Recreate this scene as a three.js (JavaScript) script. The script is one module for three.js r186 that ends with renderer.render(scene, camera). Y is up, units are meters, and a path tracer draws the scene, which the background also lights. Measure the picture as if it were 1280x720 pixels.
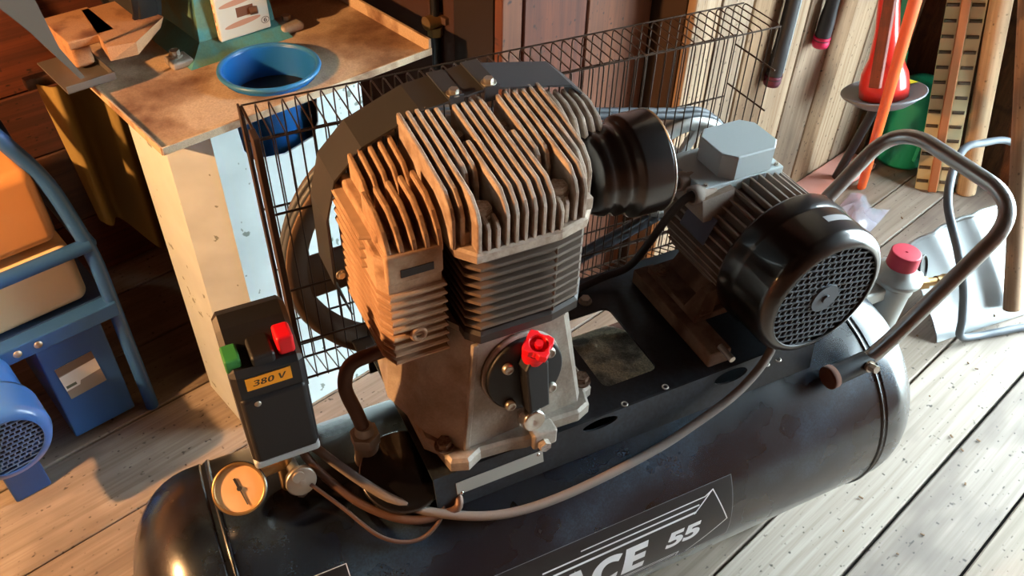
import * as THREE from 'three';
import { RoundedBoxGeometry } from 'three/addons/geometries/RoundedBoxGeometry.js';
import { mergeGeometries, toCreasedNormals } from 'three/addons/utils/BufferGeometryUtils.js';

// ---------- camera, sky, lamp, exposure ----------
const scene = new THREE.Scene();
const R = Math.PI / 180;
const camera = new THREE.PerspectiveCamera(37.04, 1280 / 720, 0.02, 60);
{
  const yaw = 27.1 * R, pitch = 41.8 * R, roll = 1.7 * R;
  const fw = new THREE.Vector3(Math.sin(yaw) * Math.cos(pitch), -Math.sin(pitch), -Math.cos(yaw) * Math.cos(pitch));
  const right = new THREE.Vector3(Math.cos(yaw), 0, Math.sin(yaw)), up = new THREE.Vector3().crossVectors(right, fw);
  camera.position.set(0, 1.495, 0.714);
  camera.up.copy(up).multiplyScalar(Math.cos(roll)).addScaledVector(right, -Math.sin(roll));
  camera.lookAt(camera.position.clone().add(fw));
}
scene.background = new THREE.Color().setRGB(0.76, 0.93, 1.0);
scene.backgroundIntensity = 22;
const renderer = new THREE.WebGLRenderer({ antialias: true });
renderer.toneMapping = THREE.LinearToneMapping;
renderer.toneMappingExposure = 1.48;
renderer.shadowMap.enabled = true;
const LAMP_POWER = 11.5, LAMP_AT = [-1.21, 1.42, -0.2];

// ---------- random numbers, noise, textures ----------
let seed = 7;
const rnd = () => { seed = (seed * 1664525 + 1013904223) >>> 0; return seed / 4294967296; };
const rr = (a, b) => a + (b - a) * rnd();
function hash(x, y, s) { let h = (x * 374761393 + y * 668265263 + s * 974711) | 0; h = Math.imul(h ^ (h >>> 13), 1274126177); return ((h ^ (h >>> 16)) >>> 0) / 4294967296; }
function noise(x, y, s, px, py) {          // tiling value noise
  const x0 = Math.floor(x), y0 = Math.floor(y), fx = x - x0, fy = y - y0, u = fx * fx * (3 - 2 * fx), v = fy * fy * (3 - 2 * fy);
  const m = (a, p) => ((a % p) + p) % p;
  const a = hash(m(x0, px), m(y0, py), s), b = hash(m(x0 + 1, px), m(y0, py), s), c = hash(m(x0, px), m(y0 + 1, py), s), d = hash(m(x0 + 1, px), m(y0 + 1, py), s);
  return a + (b - a) * u + (c - a) * v + (a - b - c + d) * u * v;
}
function fbm(u, v, s, fx, fy, oct = 4) { let t = 0, a = 0.5, w = 0; for (let i = 0; i < oct; i++) { t += a * noise(u * fx, v * fy, s + i, fx, fy); w += a; a *= 0.5; fx *= 2; fy *= 2; } return t / w; }
function tex(w, h, f, srgb = true, rx = 1, ry = 1) {
  const d = new Uint8Array(w * h * 4);
  for (let j = 0; j < h; j++) for (let i = 0; i < w; i++) {
    const c = f(i / w, j / h), k = (j * w + i) * 4;
    for (let n = 0; n < 3; n++) d[k + n] = Math.max(0, Math.min(255, (Array.isArray(c) ? c[n] : c) * 255));
    d[k + 3] = 255;
  }
  const t = new THREE.DataTexture(d, w, h); t.wrapS = t.wrapT = THREE.RepeatWrapping; t.magFilter = t.minFilter = THREE.LinearFilter;
  if (srgb) t.colorSpace = THREE.SRGBColorSpace;
  t.repeat.set(rx, ry); t.needsUpdate = true; return t;
}
const mix = (a, b, t) => a.map((v, i) => v + (b[i] - v) * t);
const sat = (x) => Math.max(0, Math.min(1, x));
const rgb = (h) => [(h >> 16) / 255, ((h >> 8) & 255) / 255, (h & 255) / 255];
function wood(s, light, dark, stain, amount = 0.5, w = 256, h = 1024) {   // u across the board, v along it
  const L = rgb(light), D = rgb(dark), S = rgb(stain);
  return tex(w, h, (u, v) => {
    const bend = fbm(u, v, s + 31, 2, 3, 3) * 0.5, g = fbm(u + bend * 0.25, v, s, 28, 3, 4), fine = fbm(u, v, s + 5, 90, 10, 3);
    let c = mix(L, D, sat(g * 1.1 - 0.22 + (fine - 0.5) * 0.7));
    c = mix(c, S, sat((fbm(u, v, s + 9, 3, 8, 4) - 0.5) * 3) * amount);
    const spot = fbm(u, v, s + 17, 40, 160, 2); if (spot > 0.8) c = mix(c, D.map((x) => x * 0.5), sat((spot - 0.8) * 8));
    return c;
  });
}
function blotch(s, a, b, f = 6, lo = 0.4, k = 3, w = 256, fine = 0.08) {
  const A = rgb(a), B = rgb(b);
  return tex(w, w, (u, v) => mix(A, B, sat((fbm(u, v, s, f, f, 5) - lo) * k)).map((x) => x * (1 - fine / 2 + fine * noise(u * w / 2, v * w / 2, s + 3, w / 2, w / 2))));
}
const grey = (s, f, lo, hi, w = 256) => tex(w, w, (u, v) => lo + (hi - lo) * fbm(u, v, s, f, f, 4), false);
const T = {
  floor: wood(1, 0x978c80, 0x786b5d, 0x63584f, 0.75), floor2: wood(2, 0x8c8176, 0x6e6155, 0x5d524a, 0.8),
  wallPale: wood(3, 0xb39b80, 0x86694e, 0x75614f, 0.6), wallPale2: wood(4, 0xa08b74, 0x735d4a, 0x5d4c3e, 0.6),
  brown: wood(5, 0x7a4526, 0x552c18, 0x45220f, 0.5), dark: wood(6, 0x6a432b, 0x3f2617, 0x2c1a10, 0.6),
  pole: wood(7, 0xc6a985, 0x9b7d5f, 0x7e6a58, 0.4, 64, 512),
  dusty: blotch(11, 0xb3a292, 0x85705f, 9, 0.38, 2.5), dust: blotch(12, 0xb3967a, 0x8d6d52, 10, 0.4, 2.5),
  tank: blotch(13, 0x0a1119, 0x2c3c49, 5, 0.47, 2.4, 512, 0.5), tankRough: grey(14, 6, 0.1, 0.45), plate: blotch(24, 0x171c22, 0x303a44, 5, 0.48, 2.4, 256, 0.4),
  tray: blotch(15, 0xbda588, 0x63422c, 5, 0.42, 3, 512, 0.14), cast: blotch(16, 0xa39a8f, 0x83766a, 6, 0.4, 3),
  rust: blotch(17, 0x7d6654, 0x533c2d, 8, 0.4, 3), motor: blotch(18, 0x8c8076, 0x80634f, 5, 0.45, 3),
  sand: blotch(19, 0xd0c4a6, 0x7d7a70, 5, 0.45, 4, 256, 0.35), white: tex(256, 256, (u, v) => { const c = fbm(u, v, 20, 5, 5, 4) * 0.12, k = fbm(u, v, 71, 18, 14, 4) > 0.8 ? 0.3 : 0; return [0.86 - c - k, 0.91 - c - k, 0.91 - c - k * 1.1]; }),
  teal: blotch(21, 0x4e8f90, 0x5f7f6a, 7, 0.42, 4), grain: grey(22, 60, 0, 1), soft: grey(23, 14, 0, 1),
};
const std = (color, rough = 0.6, metal = 0, more = {}) => new THREE.MeshStandardMaterial({ color, roughness: rough, metalness: metal, ...more });
const map = (t, rough = 0.8, metal = 0, more = {}) => new THREE.MeshStandardMaterial({ map: t, roughness: rough, metalness: metal, ...more });
const M = {
  black: std(0x121315, 0.5), blackGloss: new THREE.MeshPhysicalMaterial({ color: 0x08080a, roughness: 0.3, clearcoat: 1, clearcoatRoughness: 0.08 }),
  blackMetal: std(0x1b1c1e, 0.45, 0.3), shroud: std(0x37393b, 0.38, 0), wire: std(0x4a3d34, 0.35, 0.7), post: std(0x3a2a20, 0.6, 0.3),
  tank: new THREE.MeshPhysicalMaterial({ map: T.tank, roughnessMap: T.tankRough, roughness: 1, clearcoat: 0.7, clearcoatRoughness: 0.16 }),
  plate: map(T.plate, 0.4, 0.1), cast: map(T.cast, 0.55, 0.25, { bumpMap: T.grain, bumpScale: 0.0004 }),
  dusty: map(T.dusty, 0.85, 0, { bumpMap: T.grain, bumpScale: 0.0005 }), dust: map(T.dust, 0.95, 0, { bumpMap: T.grain, bumpScale: 0.0006 }),
  cyl: std(0x5d4c3f, 0.75, 0.1, { bumpMap: T.grain, bumpScale: 0.0004 }), rust: map(T.rust, 0.9), motor: map(T.motor, 0.8), grey: std(0xaab2b3, 0.55),
  chrome: std(0xd8d6d0, 0.22, 0.9), zinc: std(0xb9b4a8, 0.38, 0.85), brass: std(0xa98a5c, 0.4, 0.8), copper: std(0x5e463a, 0.5, 0.4), pipe: std(0xa2a4a4, 0.3, 0.85),
  red: std(0xd8101f, 0.4), pinkred: std(0xc23046, 0.45), green: std(0x2f7d3c, 0.5), rubber: std(0x241f1e, 0.6), cable: std(0x6f6660, 0.6), greyHose: std(0x454c54, 0.5),
  sand: map(T.sand, 0.95, 0, { bumpMap: T.soft, bumpScale: 0.002 }), label: std(0xa7a69e, 0.45, 0.4), flywheel: std(0x6e5a4a, 0.7, 0.2), pulley: std(0xb4b7b6, 0.45, 0.5), white: map(T.white, 0.45),
  teal: map(T.teal, 0.5, 0.05),
  tray: map(T.tray, 0.8, 0, { bumpMap: T.tray, bumpScale: 0.001 }),
  alu: std(0x9aa0a2, 0.42, 0.55, { bumpMap: T.soft, bumpScale: 0.0006 }), canister: std(0xa9adaa, 0.4, 0.4),
};

// ---------- builders ----------
const TH = 16.3 * R, cT = Math.cos(TH), sT = Math.sin(TH);
const room = (a, y, b) => [a * cT + b * sT, y, -a * sT + b * cT];            // the shed's own axes, turned against the compressor's
const used = new Map();
function numbered(n) { const k = used.get(n) ?? 0; used.set(n, k + 1); return k ? n + '_' + String(k).padStart(3, '0') : n; }
const BASE = new WeakMap();
function thing(name, label, category, at = [0, 0, 0], turn = 0, group) {
  const o = new THREE.Group(); o.name = numbered(name); o.position.set(...at); o.rotation.y = turn; scene.add(o);
  o.userData = { label, category }; if (group) o.userData.group = group;
  return o;
}
function origin(o, p) { BASE.set(o, p); return o; }                          // its parts are given in coordinates whose point p is the thing's base
function structure(name, at = [0, 0, 0], turn = 0) { const o = new THREE.Group(); o.name = name; o.position.set(...at); o.rotation.y = turn; o.userData.kind = 'structure'; scene.add(o); return o; }
function part(name, geo, mat, parent, at) {
  const b = BASE.get(parent) ?? [0, 0, 0];
  if (Array.isArray(geo)) geo = merge(geo);
  if (!at) geo.translate(-b[0], -b[1], -b[2]);
  const m = new THREE.Mesh(geo, mat); m.name = name; if (at) m.position.set(at[0] - b[0], at[1] - b[1], at[2] - b[2]);
  m.castShadow = m.receiveShadow = true; parent.add(m); if (!at && BASE.has(parent)) BASE.set(m, b);
  return m;
}
function merge(list) {
  return mergeGeometries(list.map((g) => { g = g.index ? g.toNonIndexed() : g; for (const k of Object.keys(g.attributes)) if (!['position', 'normal', 'uv'].includes(k)) g.deleteAttribute(k); return g; }));
}
const V2 = (x, y) => new THREE.Vector2(x, y), V3 = (x, y, z) => new THREE.Vector3(x, y, z);
function uvBox(geo, s = 1, ou = 0, ov = 0) {                                 // uv in metres / s, from the side each face looks to
  const g = geo.index ? geo.toNonIndexed() : geo, p = g.attributes.position, uv = new Float32Array(p.count * 2), a = V3(), b = V3(), c = V3(), n = V3();
  for (let i = 0; i < p.count; i += 3) {
    a.fromBufferAttribute(p, i); b.fromBufferAttribute(p, i + 1); c.fromBufferAttribute(p, i + 2);
    n.subVectors(b, a).cross(c.clone().sub(a)); const x = Math.abs(n.x), y = Math.abs(n.y), z = Math.abs(n.z);
    [a, b, c].forEach((v, k) => { const q = y >= x && y >= z ? [v.x, v.z] : x >= z ? [v.z, v.y] : [v.x, v.y]; uv[(i + k) * 2] = q[0] / s + ou; uv[(i + k) * 2 + 1] = q[1] / s + ov; });
  }
  g.setAttribute('uv', new THREE.BufferAttribute(uv, 2)); return g;
}
const box = (x0, x1, y0, y1, z0, z1, r = 0.002, s = 0.25) => uvBox(new RoundedBoxGeometry(x1 - x0, y1 - y0, z1 - z0, 2, Math.min(r, (x1 - x0) / 2.1, (y1 - y0) / 2.1, (z1 - z0) / 2.1)).translate((x0 + x1) / 2, (y0 + y1) / 2, (z0 + z1) / 2), s);
function ext(pts, d, bevel = 0, holes = [], seg = 1) {
  const s = pts instanceof THREE.Shape ? pts : new THREE.Shape(pts.map((p) => V2(...p))); for (const h of holes) s.holes.push(h);
  return new THREE.ExtrudeGeometry(s, { depth: d - 2 * bevel, bevelEnabled: bevel > 0, bevelThickness: bevel, bevelSize: bevel, bevelOffset: -bevel, bevelSegments: seg, curveSegments: 10, steps: 1 }).translate(0, 0, bevel);
}
const extX = (zy, x0, d, bevel = 0) => ext(zy.map(([z, y]) => [-z, y]), d, bevel).rotateY(Math.PI / 2).translate(x0, 0, 0);     // profile in z, y
const extY = (xz, y0, d, bevel = 0, holes = []) => ext(xz.map(([x, z]) => [x, -z]), d, bevel, holes).rotateX(-Math.PI / 2).translate(0, y0, 0); // plan in x, z
const extZ = (xy, z0, d, bevel = 0, holes = []) => ext(xy, d, bevel, holes).translate(0, 0, z0);
const AX = { x: V3(1, 0, 0), y: V3(0, 1, 0), z: V3(0, 0, 1) };
function aim(geo, axis, at) { const d = Array.isArray(axis) ? V3(...axis).normalize() : AX[axis]; return geo.applyQuaternion(new THREE.Quaternion().setFromUnitVectors(AX.y, d)).translate(...at); }
const cyl = (r0, r1, h, seg = 24) => new THREE.CylinderGeometry(r1, r0, h, seg).translate(0, h / 2, 0);        // stands on its origin
const lathe = (pts, seg = 40) => new THREE.LatheGeometry(pts.map((p) => V2(...p)), seg);
const flat = (g) => toCreasedNormals(g, 0.6);
function sweep(pts, r, seg = 8, closed = false) {
  const P = pts.map((p) => (p.isVector3 ? p : V3(...p))), n = P.length, tan = P.map((p, i) => { const a = P[closed ? (i + n - 1) % n : Math.max(0, i - 1)], b = P[closed ? (i + 1) % n : Math.min(n - 1, i + 1)]; return b.clone().sub(a).normalize(); });
  let nor = V3(0.31, 0.77, 0.55).cross(tan[0]).normalize();
  const pos = [], norm = [], uv = [], idx = [], rows = closed ? n + 1 : n; let len = 0;
  for (let k = 0; k < rows; k++) {
    const i = k % n, t = tan[i]; nor = nor.clone().sub(t.clone().multiplyScalar(nor.dot(t))).normalize(); const bi = t.clone().cross(nor), rad = Array.isArray(r) ? r[i] : r;
    if (k) len += P[i].distanceTo(P[(k - 1) % n]);
    for (let j = 0; j <= seg; j++) { const a = j / seg * Math.PI * 2, d = nor.clone().multiplyScalar(Math.cos(a)).addScaledVector(bi, Math.sin(a)); norm.push(d.x, d.y, d.z); pos.push(P[i].x + d.x * rad, P[i].y + d.y * rad, P[i].z + d.z * rad); uv.push(j / seg, len); }
  }
  for (let k = 0; k < rows - 1; k++) for (let j = 0; j < seg; j++) { const a = k * (seg + 1) + j, b = a + seg + 1; idx.push(a, a + 1, b, b, a + 1, b + 1); }
  if (!closed) for (const [row, flip] of [[0, 1], [n - 1, 0]]) for (let j = 1; j < seg - 1; j++) { const o = row * (seg + 1); flip ? idx.push(o, o + j + 1, o + j) : idx.push(o, o + j, o + j + 1); }
  const g = new THREE.BufferGeometry(); g.setAttribute('position', new THREE.Float32BufferAttribute(pos, 3)); g.setAttribute('normal', new THREE.Float32BufferAttribute(norm, 3)); g.setAttribute('uv', new THREE.Float32BufferAttribute(uv, 2)); g.setIndex(idx); return g;
}
const curve = (pts, n = 60, tension = 0.5) => new THREE.CatmullRomCurve3(pts.map((p) => V3(...p)), false, 'catmullrom', tension).getPoints(n);
function rounded(pts, r, closed = false, seg = 5) {                          // a polyline with its corners rounded
  const P = pts.map((p) => V3(...p)), out = [], n = P.length;
  for (let i = 0; i < n; i++) {
    if (!closed && (i === 0 || i === n - 1)) { out.push(P[i]); continue; }
    const a = P[(i + n - 1) % n], b = P[i], c = P[(i + 1) % n], d0 = Math.min(r, a.distanceTo(b) / 2.05), d1 = Math.min(r, c.distanceTo(b) / 2.05);
    const q = new THREE.QuadraticBezierCurve3(b.clone().lerp(a, d0 / a.distanceTo(b)), b, b.clone().lerp(c, d1 / c.distanceTo(b)));
    out.push(...q.getPoints(seg));
  }
  return out;
}
function hull(bottom, top) {                                                 // prism between two polygons [x, y, z] of equal count
  const n = bottom.length, pos = [], tri = (a, b, c) => pos.push(...a, ...b, ...c);
  for (let i = 0; i < n; i++) { const j = (i + 1) % n; tri(bottom[i], bottom[j], top[j]); tri(bottom[i], top[j], top[i]); }
  for (let i = 1; i < n - 1; i++) { tri(top[0], top[i], top[i + 1]); tri(bottom[0], bottom[i + 1], bottom[i]); }
  let vol = 0; for (let i = 0; i < pos.length; i += 9) { const [a, b, c, d, e, f, g, h, k] = pos.slice(i, i + 9); vol += a * (e * k - f * h) + b * (f * g - d * k) + c * (d * h - e * g); }
  if (vol < 0) for (let i = 0; i < pos.length; i += 9) for (let k = 0; k < 3; k++) [pos[i + k], pos[i + 3 + k]] = [pos[i + 3 + k], pos[i + k]];
  const g = new THREE.BufferGeometry(); g.setAttribute('position', new THREE.Float32BufferAttribute(pos, 3)); g.computeVertexNormals(); return uvBox(g, 0.25);
}
const ring = (pts, y) => pts.map(([x, z]) => [x, y, z]);
const hex = (r, h) => cyl(r, r, h, 6);
function bolt(r, h, dir, at, washer = 1.35) { return merge([flat(aim(hex(r, h), dir, at)), aim(cyl(r * washer, r * washer, h * 0.25, 20), dir, at)]); }
function canvas(w, h, draw) { const c = document.createElement('canvas'); c.width = w; c.height = h; draw(c.getContext('2d'), w, h); const t = new THREE.CanvasTexture(c); t.colorSpace = THREE.SRGBColorSpace; t.magFilter = THREE.LinearFilter; return t; }
function ellipsePath(cx, cy, rx, ry) { const p = new THREE.Path(); p.absellipse(cx, cy, rx, ry, 0, Math.PI * 2); return p; }
function roundRect(x0, x1, y0, y1, r) { const p = new THREE.Path(); p.moveTo(x0 + r, y0); p.lineTo(x1 - r, y0); p.quadraticCurveTo(x1, y0, x1, y0 + r); p.lineTo(x1, y1 - r); p.quadraticCurveTo(x1, y1, x1 - r, y1); p.lineTo(x0 + r, y1); p.quadraticCurveTo(x0, y1, x0, y1 - r); p.lineTo(x0, y0 + r); p.quadraticCurveTo(x0, y0, x0 + r, y0); return p; }

// ---------- the shed ----------
function board(len, w, th, s, along = 'x') {                                 // a board with eased edges; its uv runs along the grain
  const e = 0.0025, h = w / 2, g = ext([[-h + e, 0], [h - e, 0], [h, e], [h, th - e], [h - e, th], [-h + e, th], [-h, th - e], [-h, e]], len);
  const p = g.attributes.position, uv = g.attributes.uv, ou = rnd(), ov = rnd();
  for (let i = 0; i < p.count; i++) uv.setXY(i, p.getX(i) / 0.28 + ou + p.getY(i), p.getZ(i) / s + ov);
  g.translate(0, 0, -len / 2); return along === 'x' ? g.rotateY(Math.PI / 2) : g;
}
const A0 = -2.0, A1 = 2.42, B0 = -1.3, B1 = 2.4, H = 2.5;                      // the shed, in its own axes
{
  const floor = structure('floor', [0, 0, 0], TH);
  part('joist_base', box(A0 - 0.15, A1 + 0.15, -0.12, -0.032, B0 - 0.15, B1 + 0.15), std(0x15100c, 0.95), floor);
  const seams = [-1.35, -1.17, -0.96, -0.751, -0.531, -0.315, -0.099, 0.017, 0.165, 0.33, 0.497, 0.65, 0.82, 0.985, 1.15, 1.33, 1.5, 1.68, 1.86, 2.05, 2.25, 2.45];
  const fm = [map(T.floor, 0.75, 0, { bumpMap: T.floor, bumpScale: 0.0012 }), map(T.floor2, 0.75, 0, { bumpMap: T.floor2, bumpScale: 0.0012 }), map(T.floor, 0.75, 0, { color: 0xe6e2dc, bumpMap: T.floor, bumpScale: 0.0012 })];
  for (let i = 0; i < seams.length - 1; i++) {
    const gap = i === 9 || i === 10 ? 0.007 : 0.004;
    part('plank', board(A1 - A0 + 0.2, seams[i + 1] - seams[i] - gap, 0.03, 1.6), fm[i % 3], floor, [(A0 + A1) / 2, -0.03 - (i % 2) * 0.001, (seams[i] + seams[i + 1]) / 2]);
  }
}
function vertical(parent, a0, a1, b, h, widths, mats, y0 = 0) {               // upright boards side by side, faces at b
  let a = a0, i = 0;
  while (a < a1 - 0.005) { const w = Math.min(widths[i % widths.length], a1 - a); part('board', board(h, w - 0.0035, 0.022, 1.6, 'z').rotateX(-Math.PI / 2), mats[i % mats.length], parent, [a + w / 2, y0 + h / 2, b + (i % 3) * 0.0015]); a += w; i++; }
}
// ExtrudeGeometry boards lie face up (y); standing boards are turned so that this face looks to +b
{
  const mP = [map(T.wallPale, 0.85), map(T.wallPale2, 0.85), map(T.wallPale, 0.85, 0, { color: 0xd8ccbe })];
  const w1 = structure('wall_right_back', [0, 0, 0], TH);
  part('sheathing', box(1.24, A1 + 0.15, -0.03, H, -0.45, -0.335), std(0x3a2a1e, 0.9), w1);
  vertical(w1, 1.24, A1, -0.312, H, [0.095, 0.125, 0.14, 0.12, 0.15], mP);
  const w2 = structure('wall_middle', [0, 0, 0], TH);
  part('sheathing', box(0.80, 1.24, -0.03, H, -0.56, -0.445), std(0x1f120b, 0.9), w2);
  const mB = [map(T.brown, 0.7), map(T.brown, 0.7, 0, { color: 0xd9b9a5 })];
  vertical(w2, 0.80, 1.24, -0.422, H, [0.055, 0.175, 0.205], mB);
  const w3 = structure('wall_return', [0, 0, 0], TH);
  part('sheathing', box(0.80, 0.86, -0.03, H, B0 - 0.1, -0.56), std(0x3a1f13, 0.85), w3);
  const w4 = structure('wall_back', [0, 0, 0], TH), mD = [map(T.dark, 0.8, 0, { color: 0xffc89a }), map(T.dark, 0.8), map(T.dark, 0.8, 0, { color: 0xc8a894 })];
  part('sheathing', box(A0 - 0.1, 0.80, -0.03, H, B0 - 0.1, B0 - 0.025), std(0x1b110a, 0.9), w4);
  for (let y = 0.0, i = 0; y < H - 0.02; i++) { const w = Math.min([0.17, 0.2, 0.16, 0.19][i % 4], H - y); part('board', board(0.80 - A0, w - 0.004, 0.022, 1.6).rotateX(Math.PI / 2), mD[i % 3], w4, [(A0 + 0.80) / 2, y + w / 2, B0 - 0.0]); y += w; }
  const w5 = structure('wall_left', [0, 0, 0], TH); part('panel', box(A0 - 0.12, A0, -0.03, H, B0 - 0.1, B1 + 0.1), map(T.dark, 0.85), w5);
  const w6 = structure('wall_front', [0, 0, 0], TH); part('panel', box(A0 - 0.1, A1 + 0.12, -0.03, H, B1, B1 + 0.12), map(T.dark, 0.9), w6);
  const w7 = structure('wall_right', [0, 0, 0], TH);                          // with the open doorway that lets the daylight in
  part('panel', [box(A1, A1 + 0.1, -0.03, H, -0.46, 0.32), box(A1, A1 + 0.1, -0.03, H, 2.1, B1 + 0.1), box(A1, A1 + 0.1, 2.05, H, 0.32, 2.1)], map(T.dark, 0.85), w7);
  const tr = structure('trim_1', [0, 0, 0], TH); part('door_frame', [box(A1 - 0.02, A1 + 0.12, 0, 2.09, 0.28, 0.32), box(A1 - 0.02, A1 + 0.12, 0, 2.09, 2.1, 2.14), box(A1 - 0.02, A1 + 0.12, 2.05, 2.09, 0.32, 2.1)], map(T.wallPale2, 0.8), tr);
  const ce = structure('ceiling', [0, 0, 0], TH); part('panel', box(A0 - 0.12, A1 + 0.12, H, H + 0.1, B0 - 0.12, B1 + 0.12), map(T.dark, 0.9, 0, { color: 0xb0a090 }), ce);
  const yard = structure('ground', [0, 0, 0], TH); part('gravel', box(A1 + 0.12, A1 + 14, -0.3, -0.12, -8, 9), std(0x8d8f88, 0.95), yard);
}

// ---------- the compressor ----------
const comp = origin(thing('air_compressor', 'large black twin-cylinder piston air compressor with wire belt guard and horizontal tank', 'air compressor', [0.45, 0, 0]), [0.45, 0, 0]);
const AY = 0.34, TR = 0.2;
const onTank = (x, deg, r = TR) => [x, AY + r * Math.cos(deg * R), r * Math.sin(deg * R)];
{ // tank
  const p = []; const X0 = -0.055, X1 = 0.965, dome = 0.125;
  for (let i = 0; i <= 14; i++) { const a = i / 14 * 90 * R; p.push([Math.max(1e-4, TR * Math.pow(Math.sin(a), 0.8)), -dome * Math.pow(Math.cos(a), 0.8) + X0]); }
  p.push([TR, X0 + 0.001], [TR - 0.003, X0 + 0.003], [TR, X0 + 0.006]); for (let i = 1; i < 8; i++) p.push([TR, X0 + (X1 - X0) * i / 8]); p.push([TR, X1 - 0.006], [TR - 0.003, X1 - 0.003], [TR, X1 - 0.001]);
  for (let i = 14; i >= 0; i--) { const a = i / 14 * 90 * R; p.push([Math.max(1e-4, TR * Math.pow(Math.sin(a), 0.8)), dome * Math.pow(Math.cos(a), 0.8) + X1]); }
  const g = lathe(p, 96); { const uv = g.attributes.uv, ps = g.attributes.position; for (let i = 0; i < uv.count; i++) uv.setXY(i, uv.getX(i) * 3, ps.getY(i) / 0.42); }
  const tank = part('tank', g.rotateZ(-Math.PI / 2).translate(0, AY, 0), M.tank, comp);
  for (const x of [X0 + 0.012, X1 - 0.012]) part('weld_seam', new THREE.TorusGeometry(TR - 0.0005, 0.0035, 6, 90).rotateY(Math.PI / 2).translate(x, AY, 0), M.tank, tank);
  const K = 2720, W = 2048, Hh = 340, dec = (x0, x1, d0, d1, t) => {          // a printed film laid on the tank
    const n = 40, pos = [], uv = [], idx = [], nor = [];
    for (let j = 0; j <= n; j++) { const d = d0 + (d1 - d0) * j / n, q = onTank(0, d, TR + 0.0006); for (const k of [0, 1]) { pos.push(k ? x1 : x0, q[1], q[2]); nor.push(0, Math.cos(d * R), Math.sin(d * R)); uv.push(k, 1 - j / n); } }
    for (let j = 0; j < n; j++) { const a = j * 2; idx.push(a, a + 2, a + 1, a + 1, a + 2, a + 3); }
    const g = new THREE.BufferGeometry(); g.setAttribute('position', new THREE.Float32BufferAttribute(pos, 3)); g.setAttribute('normal', new THREE.Float32BufferAttribute(nor, 3)); g.setAttribute('uv', new THREE.Float32BufferAttribute(uv, 2)); g.setIndex(idx);
    return part('decal', g, new THREE.MeshPhysicalMaterial({ map: t, roughness: 0.4, clearcoat: 0.3, clearcoatRoughness: 0.3 }), tank);
  };
  const px = (x) => (x + 0.1) * K, py = (d) => (d - 60) * TR * R * K;
  const t = canvas(W, Hh, (c) => {
    c.fillStyle = '#101114'; c.fillRect(0, 0, W, Hh); c.strokeStyle = '#70757a'; c.lineWidth = 3; c.strokeRect(1, 1, W - 3, Hh - 2);
    c.strokeStyle = c.fillStyle = '#d6d8da'; const line = (w, ...q) => { c.lineWidth = w; c.beginPath(); q.forEach(([x, d], i) => (i ? c.lineTo(px(x), py(d)) : c.moveTo(px(x), py(d)))); c.stroke(); };
    line(5, [0.392, 65.6], [0.603, 65.3], [0.618, 63.4], [0.644, 82.9], [0.575, 95]);
    line(7, [0.33, 68.4], [0.592, 68.1]); line(10, [0.345, 71.6], [0.586, 71.1]); line(6, [0.616, 63.6], [0.582, 71.8]);
    line(5, [0.2, 92.3], [0.56, 92.4], [0.556, 95]); line(4, [0.2, 93.6], [0.553, 93.6]);
    const word = (s, x0, x1, d0, d1) => { c.save(); c.font = 'bold 100px sans-serif'; const m = c.measureText(s), sx = (px(x1) - px(x0)) / m.width, sy = (py(d1) - py(d0)) / 72; c.translate(px(x0), py(d1)); c.transform(sx, 0, -0.28, sy, 0, 0); c.lineWidth = 5; c.fillText(s, 0, 0); c.strokeText(s, 0, 0); c.restore(); };
    word('ACE', 0.345, 0.497, 75.0, 89.5); word('55', 0.531, 0.591, 77, 85.4);
  });
  dec(-0.1, 0.653, 60, 60 + Hh / K / TR / R, t);
  const t2 = canvas(512, 512, (c) => { c.fillStyle = '#101114'; c.fillRect(0, 0, 512, 512); c.strokeStyle = '#d6d8da'; c.lineWidth = 5; c.strokeRect(4, 4, 504, 504); });
  dec(-0.04, 0.085, 33.8, 58, t2);
  part('inspection_cover', [lathe([[0, 0], [0.058, 0], [0.058, 0.006], [0.055, 0.009], [0.03, 0.009], [0.026, 0.014], [0.0001, 0.016]]).translate(0, 0.022, 0).rotateX(14 * R).translate(0.19, 0.525, 0.035), cyl(0.046, 0.046, 0.04, 36).rotateX(14 * R).translate(0.19, 0.513, 0.034)], M.blackGloss, tank);
  { // dust lying on top of the tank, seen through the cut-out of the plate
    const pos = [], idx = [], nx = 34, nz = 40;
    for (let j = 0; j <= nz; j++) for (let i = 0; i <= nx; i++) { const x = 0.47 + 0.15 * i / nx, d = -45 + 60 * j / nz, ridge = Math.exp(-Math.pow((d + 24 + 3 * Math.sin(x * 90)) / 3, 2)) * rr(0.002, 0.007); const e = Math.min(i, nx - i, j, nz - j) === 0 ? -0.002 : 0.001; pos.push(...onTank(x, d, TR + e + ridge + rr(0, 0.0008))); }
    for (let j = 0; j < nz; j++) for (let i = 0; i < nx; i++) { const a = j * (nx + 1) + i, b = a + nx + 1; idx.push(a, b, a + 1, a + 1, b, b + 1); }
    const g = new THREE.BufferGeometry(); g.setAttribute('position', new THREE.Float32BufferAttribute(pos, 3)); g.setIndex(idx); g.computeVertexNormals();
    part('dust_layer', uvBox(g, 0.16), M.sand, tank);
  }
  for (const z of [-0.08, 0.08]) part('foot', [box(-0.02, 0.02, 0.0, 0.17, z - 0.01, z + 0.01), box(-0.03, 0.03, 0, 0.012, z - 0.02, z + 0.02)], M.blackMetal, comp);
  const ax = part('axle_bracket', [box(0.86, 0.9, 0.05, 0.17, -0.055, -0.035), box(0.86, 0.9, 0.05, 0.17, 0.02, 0.04), aim(cyl(0.008, 0.008, 0.16), 'z', [0.88, 0.06, -0.085])], M.blackMetal, comp);
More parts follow.
